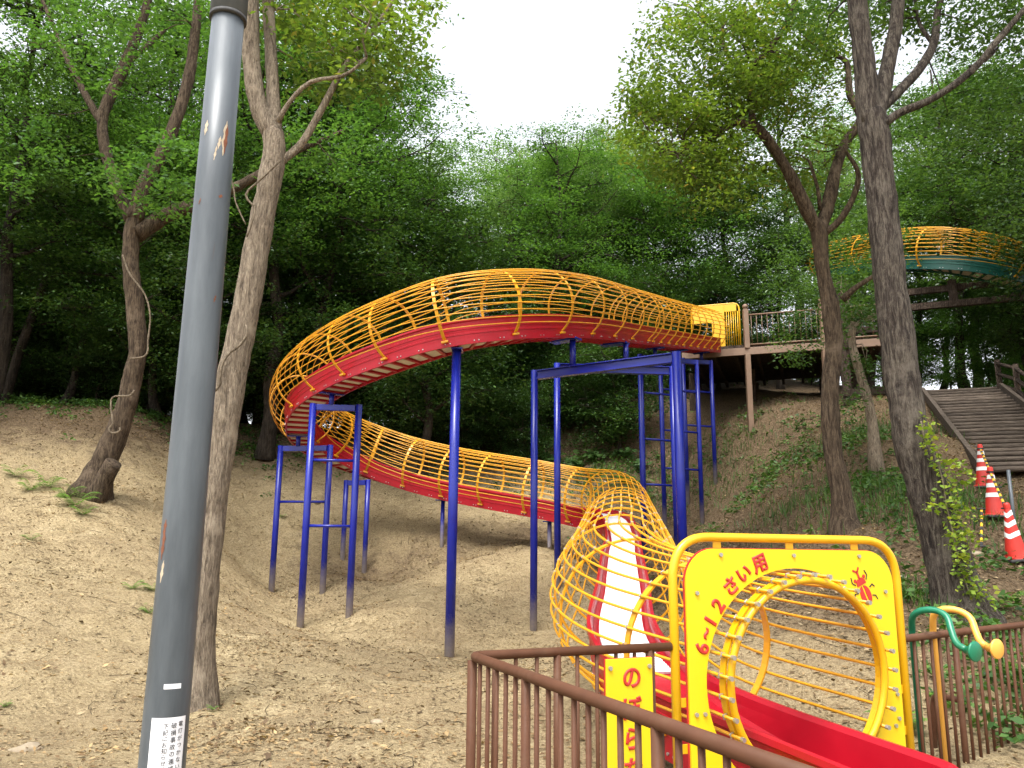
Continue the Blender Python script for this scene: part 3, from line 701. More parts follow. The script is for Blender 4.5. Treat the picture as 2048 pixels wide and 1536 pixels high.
# ------------------------------------------------------------------ lamp post
LP = at(331, 1450, 4.0); 
lamp = empty('lamp_post', (LP.x, LP.y, 0), 'tall grey steel lamp post with chipped paint and white notice sticker', 'lamp post')
def prad(z): return 0.104 - 0.0045 * z
zj = at(452, 36, 4.0).z
tube('pole', [Vector((LP.x, LP.y, z)) for z in (-0.1, 0.5, 1.5, 2.5, 3.5, zj)], [prad(z) for z in (-0.1, 0.5, 1.5, 2.5, 3.5, zj)], M_POLE, lamp, 40)
tube('sleeve', [Vector((LP.x, LP.y, z)) for z in (zj - 0.0, zj + 0.003, zj + 0.6, zj + 1.4)], [prad(zj), prad(zj) + 0.012, prad(zj) + 0.011, prad(zj) + 0.006], M_POLE, lamp, 40)
tube('joint_gasket', [Vector((LP.x, LP.y, z)) for z in (zj - 0.018, zj + 0.004)], [prad(zj) + 0.013] * 2, M_RUBBER, lamp, 40)
tube('lamp_arm', fillet([Vector((LP.x, LP.y, zj + 1.4)), Vector((LP.x, LP.y, zj + 2.2)), Vector((LP.x + 0.9, LP.y + 0.3, zj + 2.4))], 0.4), 0.05, M_POLE, lamp, 12)
beam('lamp_head', Vector((LP.x + 0.85, LP.y + 0.28, zj + 2.38)), Vector((LP.x + 1.5, LP.y + 0.5, zj + 2.42)), 0.22, 0.1, M_LABEL, lamp, 0.03)
aim = math.atan2(-LP.y, -LP.x)
def decal(name, ang, z0, z1, half_w, mat, off=0.0008, shape='rect', n=12, parent=None, extra=0.0):
    V = []; F = []; m = 10
    for j in range(m + 1):
        k = j / m; z = z0 + (z1 - z0) * k; w = half_w
        if shape == 'chip': w = half_w * math.sin(math.pi * min(max(k, 0.02), 0.98)) ** 0.8 * (0.8 + 0.3 * math.sin(k * 17 + z0 * 9))
        for i in range(n + 1):
            a = ang + (i / n * 2 - 1) * w / prad(z) + (0.10 * (k - 0.5) if shape == 'chip' else 0); r = prad(z) + extra + off
            V.append((LP.x + r * math.cos(a), LP.y + r * math.sin(a), z))
    for j in range(m):
        for i in range(n): a = j * (n + 1) + i; F.append((a, a + 1, a + n + 2, a + n + 1))
    me = bpy.data.meshes.new(name); me.from_pydata(V, [], F); me.update(); me.materials.append(mat)
    so_ = link(name, me, None, parent or lamp); return so_
zpx = lambda py: at(345, py, 4.0).z
stk = decal('notice_sticker', aim + 0.16, 0.28, zpx(1428), 0.078, M_LABEL)
decal('number_sticker', aim + 0.16, zpx(1372), zpx(1362), 0.037, M_LABEL)
decal('sleeve_sticker', aim + 0.45, zj + 0.17, zj + 0.4, 0.06, M_LABEL, extra=0.0125)
for ang, a, b, w, mt in ((0.48, 318, 258, 0.011, M_CHIPR), (0.42, 322, 252, 0.016, M_CHIPT), (0.12, 312, 285, 0.008, M_CHIPT), (-0.05, 335, 305, 0.006, M_CHIPT), (-0.75, 285, 255, 0.012, M_CHIPT), (-0.7, 422, 410, 0.005, M_CHIPR), (0.45, 405, 398, 0.012, M_CHIPR), (0.62, 610, 595, 0.006, M_CHIPR), (-0.95, 1075, 1040, 0.012, M_CHIPR), (-0.85, 1165, 1120, 0.010, M_CHIPT), (-0.95, 1120, 1060, 0.013, M_CHIPR)):
    decal('paint_chip', aim + ang, zpx(a), zpx(b), w, mt, 0.0016 if mt is M_CHIPR else 0.0008, 'chip')
def wrap_text(txt, col, size, z_top, gap, parent):
    for i, ch in enumerate(txt):
        m_ = glyph(ch, size, M_INK, 0.0, 0.0003); z = z_top - gap * i; r = prad(z) + 0.0022; a = aim + 0.16 + col / r
        o = link('letter', m_, None, parent, world=False)
        o.matrix_basis = pinv(parent) @ Matrix.Translation((LP.x + r * math.cos(a), LP.y + r * math.sin(a), z)) @ Matrix.Rotation(a + math.pi / 2, 4, 'Z') @ Matrix.Rotation(R(90), 4, 'X')
zt = zpx(1428) - 0.03
wrap_text('電灯がつかない時、', 0.052, 0.024, zt, 0.030, stk)
wrap_text('破損事故の連絡は、', 0.020, 0.026, zt - 0.004, 0.030, stk)
wrap_text('下記にお知らせください', -0.014, 0.025, zt - 0.006, 0.0255, stk)

# ------------------------------------------------------------------ deck at the top of the slide
dk = [at(1365, 716, 24.7), at(1495, 704, 24.05), at(1648, 691, 23.35)]
DZ = sum(p.z for p in dk) / 3
e0, e1, e2 = (Vector((p.x, p.y, DZ)) for p in dk); dx_ = (e2 - e0).normalized(); dy_ = Vector((-dx_.y, dx_.x, 0))
deck = empty('viewing_deck', (e1.x, e1.y, gz(e1.x, e1.y)), 'raised deck on brown steel legs at the top of the red slide', 'deck')
ext = e2 + dx_ * 1.6
for i in range(24):
    q0 = e0 + dy_ * (0.06 + 0.2 * i); q1 = ext + dy_ * (0.06 + 0.2 * i); up_ = Vector((0, 0, 0.10))
    beam('deck_board', q0 + up_, q1 + up_, 0.185, 0.05, M_WOOD, deck, 0.005)
beam('edge_beam', e0 - dy_ * 0.10, ext - dy_ * 0.10, 0.09, 0.22, M_DECKB, deck)
beam('fascia_board', e0 - dy_ * 0.06 + Vector((0, 0, 0.15)), ext - dy_ * 0.06 + Vector((0, 0, 0.15)), 0.05, 0.13, M_WOOD, deck)
for i in range(9):
    q = e0.lerp(ext, (i + 0.5) / 9); beam('joist', q + Vector((0, 0, -0.03)), q + dy_ * 4.7 + Vector((0, 0, -0.03)), 0.08, 0.16, M_WOOD, deck)
for p, rows in ((e0, (0, 2.2, 4.4)), (e1, (0, 2.2, 4.4)), (e2, (0, 2.2, 4.4))):
    for y in rows:
        b = p + dy_ * y - dy_ * 0.10; b.z = gz(b.x, b.y)
        beam('leg', Vector((b.x, b.y, b.z - 0.3)), Vector((b.x, b.y, DZ - 0.085)), 0.15, 0.15, M_DECKB if y == 0 else M_WOOD, deck, 0.01)
def ball_post(p, parent):
    beam('rail_post', Vector((p.x, p.y, DZ + 0.085)), Vector((p.x, p.y, DZ + 1.3)), 0.15, 0.15, M_DECKB, parent, 0.012)
    tube('post_cap', [Vector((p.x, p.y, DZ + 1.30 + 0.085 - 0.085 * math.cos(a))) for a in np.linspace(0.1, math.pi - 0.1, 7)], [0.085 * math.sin(a) for a in np.linspace(0.1, math.pi - 0.1, 7)], M_DECKB, parent, 12)
off = -dy_ * 0.10
ball_post(e1 + off, deck); ball_post(e2 + off, deck)
for z in (0.2, 1.12): tube('hand_rail', [e1 + off + dx_ * 0.08 + Vector((0, 0, z)), e2 + off - dx_ * 0.08 + Vector((0, 0, z))], 0.025, M_DECKB, deck, 8)
nb = 14
for i in range(1, nb):
    q = (e1 + off).lerp(e2 + off, i / nb); tube('baluster', [q + Vector((0, 0, 0.2)), q + Vector((0, 0, 1.12))], 0.009, M_DECKB, deck, 6)
for z in (0.2, 1.12): tube('hand_rail', [e2 + off + dx_ * 0.08 + Vector((0, 0, z)), ext + off + Vector((0, 0, z))], 0.025, M_DECKB, deck, 8)
for i in range(1, 6):
    q = (e2 + off).lerp(ext + off, i / 6); tube('baluster', [q + Vector((0, 0, 0.2)), q + Vector((0, 0, 1.12))], 0.009, M_DECKB, deck, 6)
# entry panel: round hole for the slide
pn0 = at(1393, 700, 24.45); EO = e0 + dx_ * ((pn0 - e0).dot(dx_)) - dy_ * 0.02
ent = empty('entry_panel', (EO.x, EO.y, DZ + 0.13), 'yellow entry board with rounded corner and barred side at the slide top', 'panel')
EM = Matrix((dx_, dy_, Vector((0, 0, 1)))).transposed().to_4x4(); EM.translation = Vector((EO.x, EO.y, DZ + 0.13))
def epiece(name, x0, x1, z0, z1, th=0.03, bev=0.006, y=0.0):
    bm = box_bm(x1 - x0, th, z1 - z0, bev, ((x0 + x1) / 2, y, (z0 + z1) / 2)); bmesh.ops.transform(bm, matrix=EM, verts=bm.verts); me = finish(bm, name); me.materials.append(M_GATE); return link(name, me, None, ent)
epiece('board', -0.10, 0.86, 0.86, 1.40); epiece('board', 0.48, 0.86, 0.0, 0.857); epiece('board', 0.863, 1.22, 1.17, 1.40)
tube('frame_pipe', fillet([EM @ Vector((-0.13, 0, 0)), EM @ Vector((-0.13, 0, 1.42)), EM @ Vector((1.30, 0, 1.42)), EM @ Vector((1.30, 0, 0))], 0.2), 0.025, M_GATE, ent, 10)
for i in range(6):
    x = 0.92 + 0.065 * i; tube('bar', [EM @ Vector((x, 0, 0.05)), EM @ Vector((x, 0, 1.17))], 0.012, M_GATE, ent, 6)
tube('bar_rail', [EM @ Vector((0.86, 0, 0.05)), EM @ Vector((1.29, 0, 0.05))], 0.02, M_GATE, ent, 8)

# ------------------------------------------------------------------ second slide on its timber frame
S2 = Path([at(1640, 560, 28.5), at(1730, 545, 26.0), at(1820, 538, 24.2), at(1905, 541, 23.2), at(1990, 556, 23.0), at(2080, 585, 23.5)])
sl2 = empty('caged_slide', (S2.p[0].x, S2.p[0].y, gz(S2.p[0].x, S2.p[0].y)), 'slide with green sides inside a yellow bar cage, carried on timber beams', 'slide')
build_slide(sl2, S2, 0.0, S2.L, M_GCHUTE, None, list(np.arange(0.3, S2.L, 2.4)), 0)
tower = empty('timber_trestle', (0, 0, 0), 'brown timber posts and beams carrying the slide with green sides', 'frame')
tb = at(1745, 840, 22.5); tower.location = (tb.x, tb.y, gz(tb.x, tb.y))
def tpost(px, d, top_py, w=0.2):
    b = at(px, 700, d); z0 = gz(b.x, b.y); zt_ = at(px, top_py, d).z; beam('post', Vector((b.x, b.y, z0 - 0.3)), Vector((b.x, b.y, zt_)), w, w, M_WOOD, tower, 0.015); return Vector((b.x, b.y, z0))
tpost(1688, 23.0, 560); tpost(1768, 24.3, 545); tpost(1700, 25.0, 560); tpost(2090, 23.2, 560)
for (x0, y0, d0_, x1, y1, d1_) in ((1690, 663, 22.85, 1766, 657, 24.2), (1690, 690, 22.85, 1766, 684, 24.2), (1690, 786, 22.85, 1768, 782, 24.2), (1690, 804, 22.85, 1770, 800, 24.2), (1770, 590, 24.4, 2095, 556, 23.0), (1770, 620, 24.2, 2095, 590, 22.8)):
    beam('beam', at(x0, y0, d0_), at(x1, y1, d1_), 0.14, 0.2, M_WOOD, tower, 0.012)
p1 = at(1916, 578, 23.8); p0_ = at(1908, 608, 23.6); beam('strut', p0_, Vector((p0_.x, p0_.y, S2.frame(S2.near(p1))[0].z - 0.05)), 0.18, 0.18, M_WOOD, tower, 0.01)

# ------------------------------------------------------------------ timber stairs
stl = empty('timber_stairs', (9.0, 15.8, gz(9.0, 15.8)), 'long flight of weathered timber steps climbing the bank behind the cones', 'stairs')
a0 = at(1972, 938, 15.4); a1 = at(1852, 784, 22.6); NS = 23; wv = Vector(((a1 - a0).y, -(a1 - a0).x, 0)).normalized() * 1.75
td = Vector(((a1 - a0).x, (a1 - a0).y, 0)).normalized(); run = (a1 - a0).xy.length / NS
trm = finish(box_bm(1.75, run + 0.02, 0.06, 0.006), 'tread'); trm.materials.append(M_SOIL)
lv, lf = tube_vf([Vector((-0.87, 0, 0)), Vector((-0.45, 0.008, 0.004)), Vector((0, -0.006, 0)), Vector((0.45, 0.005, -0.004)), Vector((0.87, 0, 0))], [0.058, 0.055, 0.057, 0.054, 0.058], 10)
rsm = bpy.data.meshes.new('step_log'); rsm.from_pydata([tuple(v) for v in lv], [], [f[:3] if f[3] == f[0] else f for f in lf]); rsm.polygons.foreach_set('use_smooth', np.ones(len(rsm.polygons), bool)); rsm.materials.append(M_LOG)
rzs = math.atan2(-td.x, td.y)
for i in range(NS + 1):
    q = a0.lerp(a1, i / NS) + wv / 2
    for nm, mm, dz_, dy2 in (('tread', trm, -0.02, run / 2), ('step_log', rsm, -0.02, -0.03)):
        o = link(nm, mm, None, stl, world=False); o.matrix_basis = pinv(stl) @ Matrix.Translation(q + td * dy2 + Vector((random.uniform(-.02, .02), 0, dz_ + random.uniform(-.008, .008)))) @ Matrix.Rotation(rzs + random.uniform(-.012, .012), 4, 'Z')
for s_ in (-0.05, 1.05): beam('kerb_board', a0 + wv * s_ + Vector((0, 0, 0.03)), a1 + wv * s_ + Vector((0, 0, 0.03)), 0.10, 0.22, M_LOG, stl, 0.012)
fen = empty('timber_fence', (0, 0, 0), 'dark log fence with three rails beside the top of the timber steps', 'fence')
f0 = a1 + wv * 1.12 + td * 0.8; f1 = a0 + wv * 1.12; fen.location = (f0.x, f0.y, gz(f0.x, f0.y))
prev = None
for i in range(5):
    q = f0.lerp(f1, i / 4); z = max(gz(q.x, q.y), q.z - 0.1)
    tube('post', [Vector((q.x, q.y, z - 0.3)), Vector((q.x, q.y, z + 1.05))], 0.075, M_WOOD, fen, 10)
    if prev is not None:
        for hh in (0.35, 0.65, 0.95): tube('rail', [prev + Vector((0, 0, hh)), Vector((q.x, q.y, z + hh))], 0.05, M_WOOD, fen, 8)
    prev = Vector((q.x, q.y, z))

# ------------------------------------------------------------------ traffic cones with striped bars
def cone(px, py, d, label, tilt=0, chevron=False, h=0.72):
    p = at(px, py, d); p.z = gz(p.x, p.y); root = empty('traffic_cone', p, label, 'cone', 'cones along the foot of the steps')
    root.rotation_euler = (R(tilt * 0.5), R(-tilt), 0)
    n = 24; rr = lambda z: 0.145 - (0.145 - 0.035) * z / h
    def ring_part(name, z0, z1, mat, off):
        V = []; F = []; zs = np.linspace(z0, z1, 5)
        for z in zs:
            for k in range(n):
                a = 2 * math.pi * k / n; dz = (0.045 * abs(math.cos(a * 1 + 0.9)) - 0.02) if chevron and name == 'white_band' else 0
                zz = z + dz; r_ = rr(zz) + off; V.append((r_ * math.cos(a), r_ * math.sin(a), zz))
        for j in range(len(zs) - 1):
            for k in range(n): F.append((j * n + k, j * n + (k + 1) % n, j * n + n + (k + 1) % n, j * n + n + k))
        me = bpy.data.meshes.new(name); me.from_pydata(V, [], F); me.polygons.foreach_set('use_smooth', np.ones(len(me.polygons), bool)); me.materials.append(mat); me.update(); return link(name, me, None, root, world=False)
    ring_part('cone_body', 0.03, h, M_CONE, 0)
    for z in (0.30, 0.45, 0.58): ring_part('white_band', z, z + 0.065, M_CONEW, 0.004)
    tube_local = lambda name, pts, rad, mat, n_=16: (lambda V, F: link(name, (lambda me: (me.from_pydata([tuple(v) for v in V], [], [f[:3] if f[3] == f[0] else f for f in F]), me.materials.append(mat), me)[2])(bpy.data.meshes.new(name)), None, root, world=False))(*tube_vf(pts, rad, n_))
    tube_local('tip', [Vector((0, 0, z)) for z in (h - 0.02, h + 0.03, h + 0.05)], [0.045, 0.042, 0.03], M_CONE)
    tube_local('base_ring', [Vector((0, 0, z)) for z in (0.0, 0.035, 0.05)], [0.20, 0.19, 0.15], M_CONE, 20)
    link('base_plate', finish(box_bm(0.40, 0.40, 0.035, 0.01, (0, 0, 0.0)), 'base_plate'), M_RUBBER, root, world=False)
    return root
k3 = cone(1968, 968, 14.6, 'orange traffic cone with white bands standing closest to the timber steps')
k2 = cone(1990, 1032, 12.9, 'orange traffic cone with white bands standing between the other two cones')
k1 = cone(2034, 1116, 11.6, 'leaning orange traffic cone with white chevron bands above the fern', 7, True)
def cone_bar(a, b, label, n=14):
    root = empty('striped_bar', (a + b) / 2, label, 'barrier bar', 'striped bars hung on the cones')
    for i in range(n):
        tube('stripe', [a.lerp(b, i / n), a.lerp(b, (i + 1) / n)], 0.019, M_YB if i % 2 else M_RUBBER, root, 8)
    for q in (a, b):
        d_ = (b - a).normalized(); tube('end_loop', [q + Vector((0.05 * math.cos(t), 0.05 * math.sin(t), 0)) for t in np.linspace(0, 6.2, 12)], 0.012, M_RUBBER, root, 6)
tp = lambda k, z=0.69: Vector((k.location.x, k.location.y, k.location.z + z))
cone_bar(tp(k3), tp(k2), 'black and yellow striped bar joining the two upright cones')
cone_bar(tp(k2), tp(k1) + Vector((-0.08, 0, 0)), 'black and yellow striped bar reaching down to the leaning cone')
fb = at(1962, 1085, 12.0); fb.z = gz(fb.x, fb.y)
cone_bar(Vector((fb.x, fb.y, fb.z + 0.02)), at(1963, 1018, 12.6), 'loose black and yellow striped bar lying on the slope below the cones', 10)
sp = at(2030, 1060, 12.3); sp.z = gz(sp.x, sp.y); stk_ = tube('steel_stake', [Vector((sp.x, sp.y, sp.z - 0.2)), Vector((sp.x, sp.y, at(2030, 940, 12.3).z))], 0.026, M_POLE, None, 10)
tag(stk_, 'thin grey steel stake driven in behind the leaning cone', 'stake')

# ------------------------------------------------------------------ foliage helpers
def leaf_vf(c, size, up=0.75, ratio=0.5, rg=rng, droop=0.25):
    """one folded four-point leaf at each row of c"""
    n = len(c)
    th = rg.uniform(0, 2 * math.pi, n); d = np.stack([np.cos(th), np.sin(th), rg.normal(-droop, 0.35, n)], 1); d /= np.linalg.norm(d, axis=1)[:, None]
    nr = np.stack([rg.normal(0, 1 - up, n), rg.normal(0, 1 - up, n), np.full(n, up)], 1) + rg.normal(0, 0.22, (n, 3))
    s = np.cross(d, nr); s /= np.maximum(np.linalg.norm(s, axis=1), 1e-6)[:, None]; nn = np.cross(s, d)
    L = (size * rg.uniform(0.65, 1.3, n))[:, None]; w = L * ratio * 0.5; f = L * rg.uniform(0.02, 0.14, n)[:, None]
    m = c + d * L * 0.45
    V = np.stack([c, m + s * w + nn * f, c + d * L, m - s * w + nn * f], 1).reshape(-1, 3)
    F = np.arange(4 * n).reshape(n, 4)
    return V, F
def spray(cent, rx, rz, per, rg=rng):
    k = np.repeat(np.arange(len(cent)), per); n = len(k)
    g_ = np.clip(rg.normal(0, 1, (n, 3)), -1.7, 1.7) * np.stack([rx[k], rx[k], rz[k]], 1) * 0.55
    g_[:, 2] -= 0.25 * np.hypot(g_[:, 0], g_[:, 1]) ** 2
    return cent[k] + g_
def bark_tube(pts, rad, n=10, rough=0.12):
    V, F = tube_vf(pts, rad, n); 
    rmax = max(rad)
    out = []
    for i, v in enumerate(V[:-2]):
        c = pts[i // n]; q = noise.noise(v * 3.0) * 0.6 + noise.noise(v * 9.0) * 0.4; out.append(c + (v - c) * (1 + rough * 1.6 * q))
    return out + V[-2:], F
def multi_tube(name, items, mat, n=8, rough=0.1):
    V = []; F = []
    for pts, rad in items:
        v, f = bark_tube([Vector(p) for p in pts], list(rad), n, rough); o = len(V); V += v; F += [tuple(i + o for i in q) for q in f]
    me = bpy.data.meshes.new(name); me.from_pydata([tuple(v) for v in V], [], [f[:3] if f[3] == f[0] else f for f in F]); me.polygons.foreach_set('use_smooth', np.ones(len(me.polygons), bool)); me.update(); me.materials.append(mat)
    return me

# ------------------------------------------------------------------ tree prototypes for the wood (unit: metres, base at origin)
def proto(seed, H, cr, base, limbs, ncl, per, leaf, mat, bark, flat=0.3, trunk_r=0.16, top=1.0, clr=0.75, ratio=0.5, wob=0.35):
    rg = np.random.default_rng(seed); rd = random.Random(seed)
    tr = []; x = y = 0.0; nn = 12
    for i in range(nn + 1):
        k = i / nn; tr.append(Vector((x, y, H * 0.92 * k))); x += rd.gauss(0, wob * 0.3); y += rd.gauss(0, wob * 0.3)
    tr = catmull(tr, 0.3)
    items = [(tr, [max(0.015, trunk_r * (1 - 0.88 * (p.z / (H * 0.95))) * (1 + 0.55 * math.exp(-p.z * 2.5))) for p in tr])]
    tips = []
    for j in range(limbs):
        k = base / H + (0.93 - base / H) * ((j + rd.random()) / limbs); z = H * k * 0.92; p = min(tr, key=lambda q: abs(q.z - z))
        env = math.sin(math.pi * min(1, max(0.06, (k - base / H * 0.8) / (1.06 - base / H * 0.8))) ** 0.75) ** 0.7
        L = cr * env * rd.uniform(0.75, 1.15); a = j * 2.4 + rd.gauss(0, 0.4); rise = rd.uniform(0.1, 0.75) * top
        pts = [p]; dirv = Vector((math.cos(a), math.sin(a), rise)).normalized(); q = p.copy()
        for m in range(5):
            q = q + dirv * (L / 5); dirv = (dirv + Vector((rd.gauss(0, .22), rd.gauss(0, .22), rd.gauss(-.06, .16)))).normalized(); pts.append(q.copy())
        r0_ = trunk_r * 0.42 * (1 - 0.5 * k); items.append((pts, [r0_ * (1 - 0.8 * m / 5) for m in range(6)]))
        for m in (2, 3, 4, 5):
            tips.append(pts[m])
            for _ in range(2):
                e = pts[m] + Vector((rd.gauss(0, .55), rd.gauss(0, .55), rd.gauss(.1, .3))) * (L / 2.6); tips.append(e); mid = pts[m].lerp(e, .5) + Vector((0, 0, .08)); items.append(([pts[m], mid, e], [0.018, 0.012, 0.005]))
    tips.append(tr[-1])
    me_t = multi_tube('trunk', items, bark, 7)
    T = np.array([tuple(t) for t in tips]); idx = rg.integers(0, len(T), ncl); c = T[idx] + rg.normal(0, 1, (ncl, 3)) * np.array([0.42, 0.42, 0.26]) * (cr / 3)
    c[:, 2] = np.maximum(c[:, 2], base * 0.7)
    rx = rg.uniform(0.6, 1.25, ncl) * clr; P = spray(c, rx, rx * flat, per, rg)
    V, F = leaf_vf(P, leaf, 0.75, ratio, rg)
    me_c = mesh_np('crown', V, F); me_c.materials.append(mat)
    return me_t, me_c, H
PR = {
    'tall': proto(1, 15, 3.3, 4.5, 22, 400, 74, 0.125, M_LF_MID, M_BARK4, 0.35, 0.20, 1.0, 0.60),
    'maple': proto(2, 11, 3.4, 2.6, 26, 400, 76, 0.12, M_LF_MAPLE, M_BARK4, 0.15, 0.13, 0.7, 0.82),
    'evergreen': proto(3, 10, 2.7, 1.6, 22, 420, 74, 0.12, M_LF_DARK, M_BARK4, 0.5, 0.15, 1.0, 0.60),
    'understory': proto(4, 4.6, 2.1, 0.5, 18, 280, 56, 0.115, M_LF_DARK, M_BARK4, 0.4, 0.06, 0.8, 0.6),
    'shrub': proto(9, 5.2, 2.2, 0.6, 18, 260, 60, 0.12, M_LF_MAPLE, M_BARK4, 0.3, 0.06, 0.9, 0.62),
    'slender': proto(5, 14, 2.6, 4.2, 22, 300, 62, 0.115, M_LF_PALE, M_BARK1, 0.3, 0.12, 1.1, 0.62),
    'tall2': proto(6, 16, 3.8, 5.0, 26, 430, 76, 0.125, M_LF_MAPLE, M_BARK4, 0.28, 0.22, 1.0, 0.70),
    'holm': proto(8, 12, 3.4, 4.6, 22, 440, 66, 0.12, M_LF_DARK, M_BARK4, 0.45, 0.2, 1.0, 0.65),
}
LBL = {
    'tall': ('tall mid green tree in the wood', 'tall broadleaf trees of the wood'),
    'tall2': ('tall fresh green tree in the wood', 'tall fresh green trees of the wood'),
    'maple': ('fresh green tree with layered sprays in the wood', 'layered green trees of the wood'),
    'evergreen': ('dark evergreen tree in the wood', 'dark evergreens of the wood'),
    'understory': ('low dark bush in the wood', 'dark bushes of the wood'),
    'holm': ('high crowned dark evergreen tree on the slope beside the timber steps', 'dark trees beside the steps'),
    'shrub': ('fresh green low bush in the wood', 'green bushes of the wood'),
    'slender': ('slender pale green tree in the wood', 'slender pale trees of the wood'),
}
NAMES = {'tall': 'broadleaf_tree', 'tall2': 'spreading_tree', 'maple': 'maple_tree', 'evergreen': 'evergreen_tree', 'understory': 'evergreen_bush', 'slender': 'slender_tree', 'holm': 'oak_tree', 'shrub': 'green_bush'}
def put(kind, x, y, sc=1.0, rz=None, sxy=None, z=None):
    mt, mc, H = PR[kind]; lb, gr = LBL[kind]
    ppx = px_of(x, y, 5)[0]
    if kind != 'holm':
        zone = ('behind the crooked brown tree' if ppx < 320 else 'behind the lamp post' if ppx < 600 else 'behind the left slide bend' if ppx < 860 else 'below the gap of open sky' if ppx < 1250 else 'behind the viewing deck' if ppx < 1660 else 'beyond the timber steps')
        deep = 'at the wood edge' if y < 26.3 else 'in the front wood' if y < 35 else 'deep in the wood'
        lb = lb.split(' in the ')[0] + ' ' + deep + ' ' + zone; gr = gr + ', ' + deep + ' ' + zone
    o = empty(NAMES[kind], (x, y, gz(x, y) - 0.05 if z is None else z), lb, 'bush' if kind in ('understory', 'shrub') else 'tree', gr, rz if rz is not None else random.uniform(0, 6.28))
    o.scale = (sxy or sc, sxy or sc, sc)
    for nm, me_ in (('trunk', mt), ('crown', mc)): link(nm, me_, None, o, world=False)
    return o
def top_limit(l, r):
    # the open sky between the two halves of the wood
    if r < 900 or l > 1330: return -400
    if r < 960: return 60
    if l > 1230: return 40
    return 215
def put_limited(kind, x, y, sc):
    H, crr = PR[kind][2], 3.2 * sc; z = gz(x, y)
    l = px_of(x - crr * 0.7, y, z + H)[0]; r = px_of(x + crr * 0.7, y, z + H)[0]; lim = top_limit(l, r)
    while sc > 0.35 and px_of(x, y, z + H * sc)[1] < lim: sc *= 0.94
    put(kind, x, y, sc, None, max(sc, 0.8))
rt = random.Random(5)
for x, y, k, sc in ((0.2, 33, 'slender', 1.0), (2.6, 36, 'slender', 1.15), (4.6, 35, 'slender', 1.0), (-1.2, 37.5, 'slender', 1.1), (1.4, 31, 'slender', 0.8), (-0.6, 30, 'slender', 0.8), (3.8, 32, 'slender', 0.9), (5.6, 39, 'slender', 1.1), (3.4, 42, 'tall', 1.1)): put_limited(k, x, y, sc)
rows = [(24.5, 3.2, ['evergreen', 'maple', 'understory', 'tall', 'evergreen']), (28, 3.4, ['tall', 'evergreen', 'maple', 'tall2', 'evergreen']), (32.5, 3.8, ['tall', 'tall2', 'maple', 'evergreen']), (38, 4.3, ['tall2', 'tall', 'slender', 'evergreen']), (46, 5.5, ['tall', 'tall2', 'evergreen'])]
for d, spc, kinds in rows:
    x = -d * 0.78
    while x < d * 0.80:
        xx, yy = x + rt.uniform(-1, 1), d + rt.uniform(-1.3, 1.3); kd = rt.choice(kinds); x += spc
        if 3.5 < xx < 15.5 and yy < 30.5: continue      # deck, second slide and steps
        if -2 < xx < 4 and yy < 26: continue
        if xx > 14 and yy > 28 and rt.random() < 0.35: continue
        ppx_ = px_of(xx, yy, 10)[0]
        if 1360 < ppx_ < 1640 and yy > 29 and rt.random() < 0.6: continue   # light between the stems behind the deck
        if 640 < ppx_ < 1360 and yy > 35 and rt.random() < 0.55: continue   # gaps that let the sky through
        if ppx_ > 1740:
            if rt.random() < 0.35: continue
            kd = {'evergreen': 'maple', 'understory': 'maple'}.get(kd, kd)
        if kd == 'understory': put(kd, xx, yy, rt.uniform(0.9, 1.3))
        else: put_limited(kd, xx, yy, rt.uniform(0.85, 1.2))
for i in range(40):
    d = rt.uniform(31, 46); xx = rt.uniform(-0.75, 0.8) * d
    put('understory' if px_of(xx, d, 8)[0] < 1250 else 'shrub', xx, d, rt.uniform(0.9, 1.5) if px_of(xx, d, 8)[0] < 1250 else rt.uniform(0.5, 0.8))
for i in range(26):
    xx = -38 + i * 2.7 + rt.uniform(-.8, .8); yy = rt.uniform(50, 56)
    if px_of(xx, yy, 10)[0] < 1150: put_limited('evergreen', xx, yy, rt.uniform(0.6, 0.85))
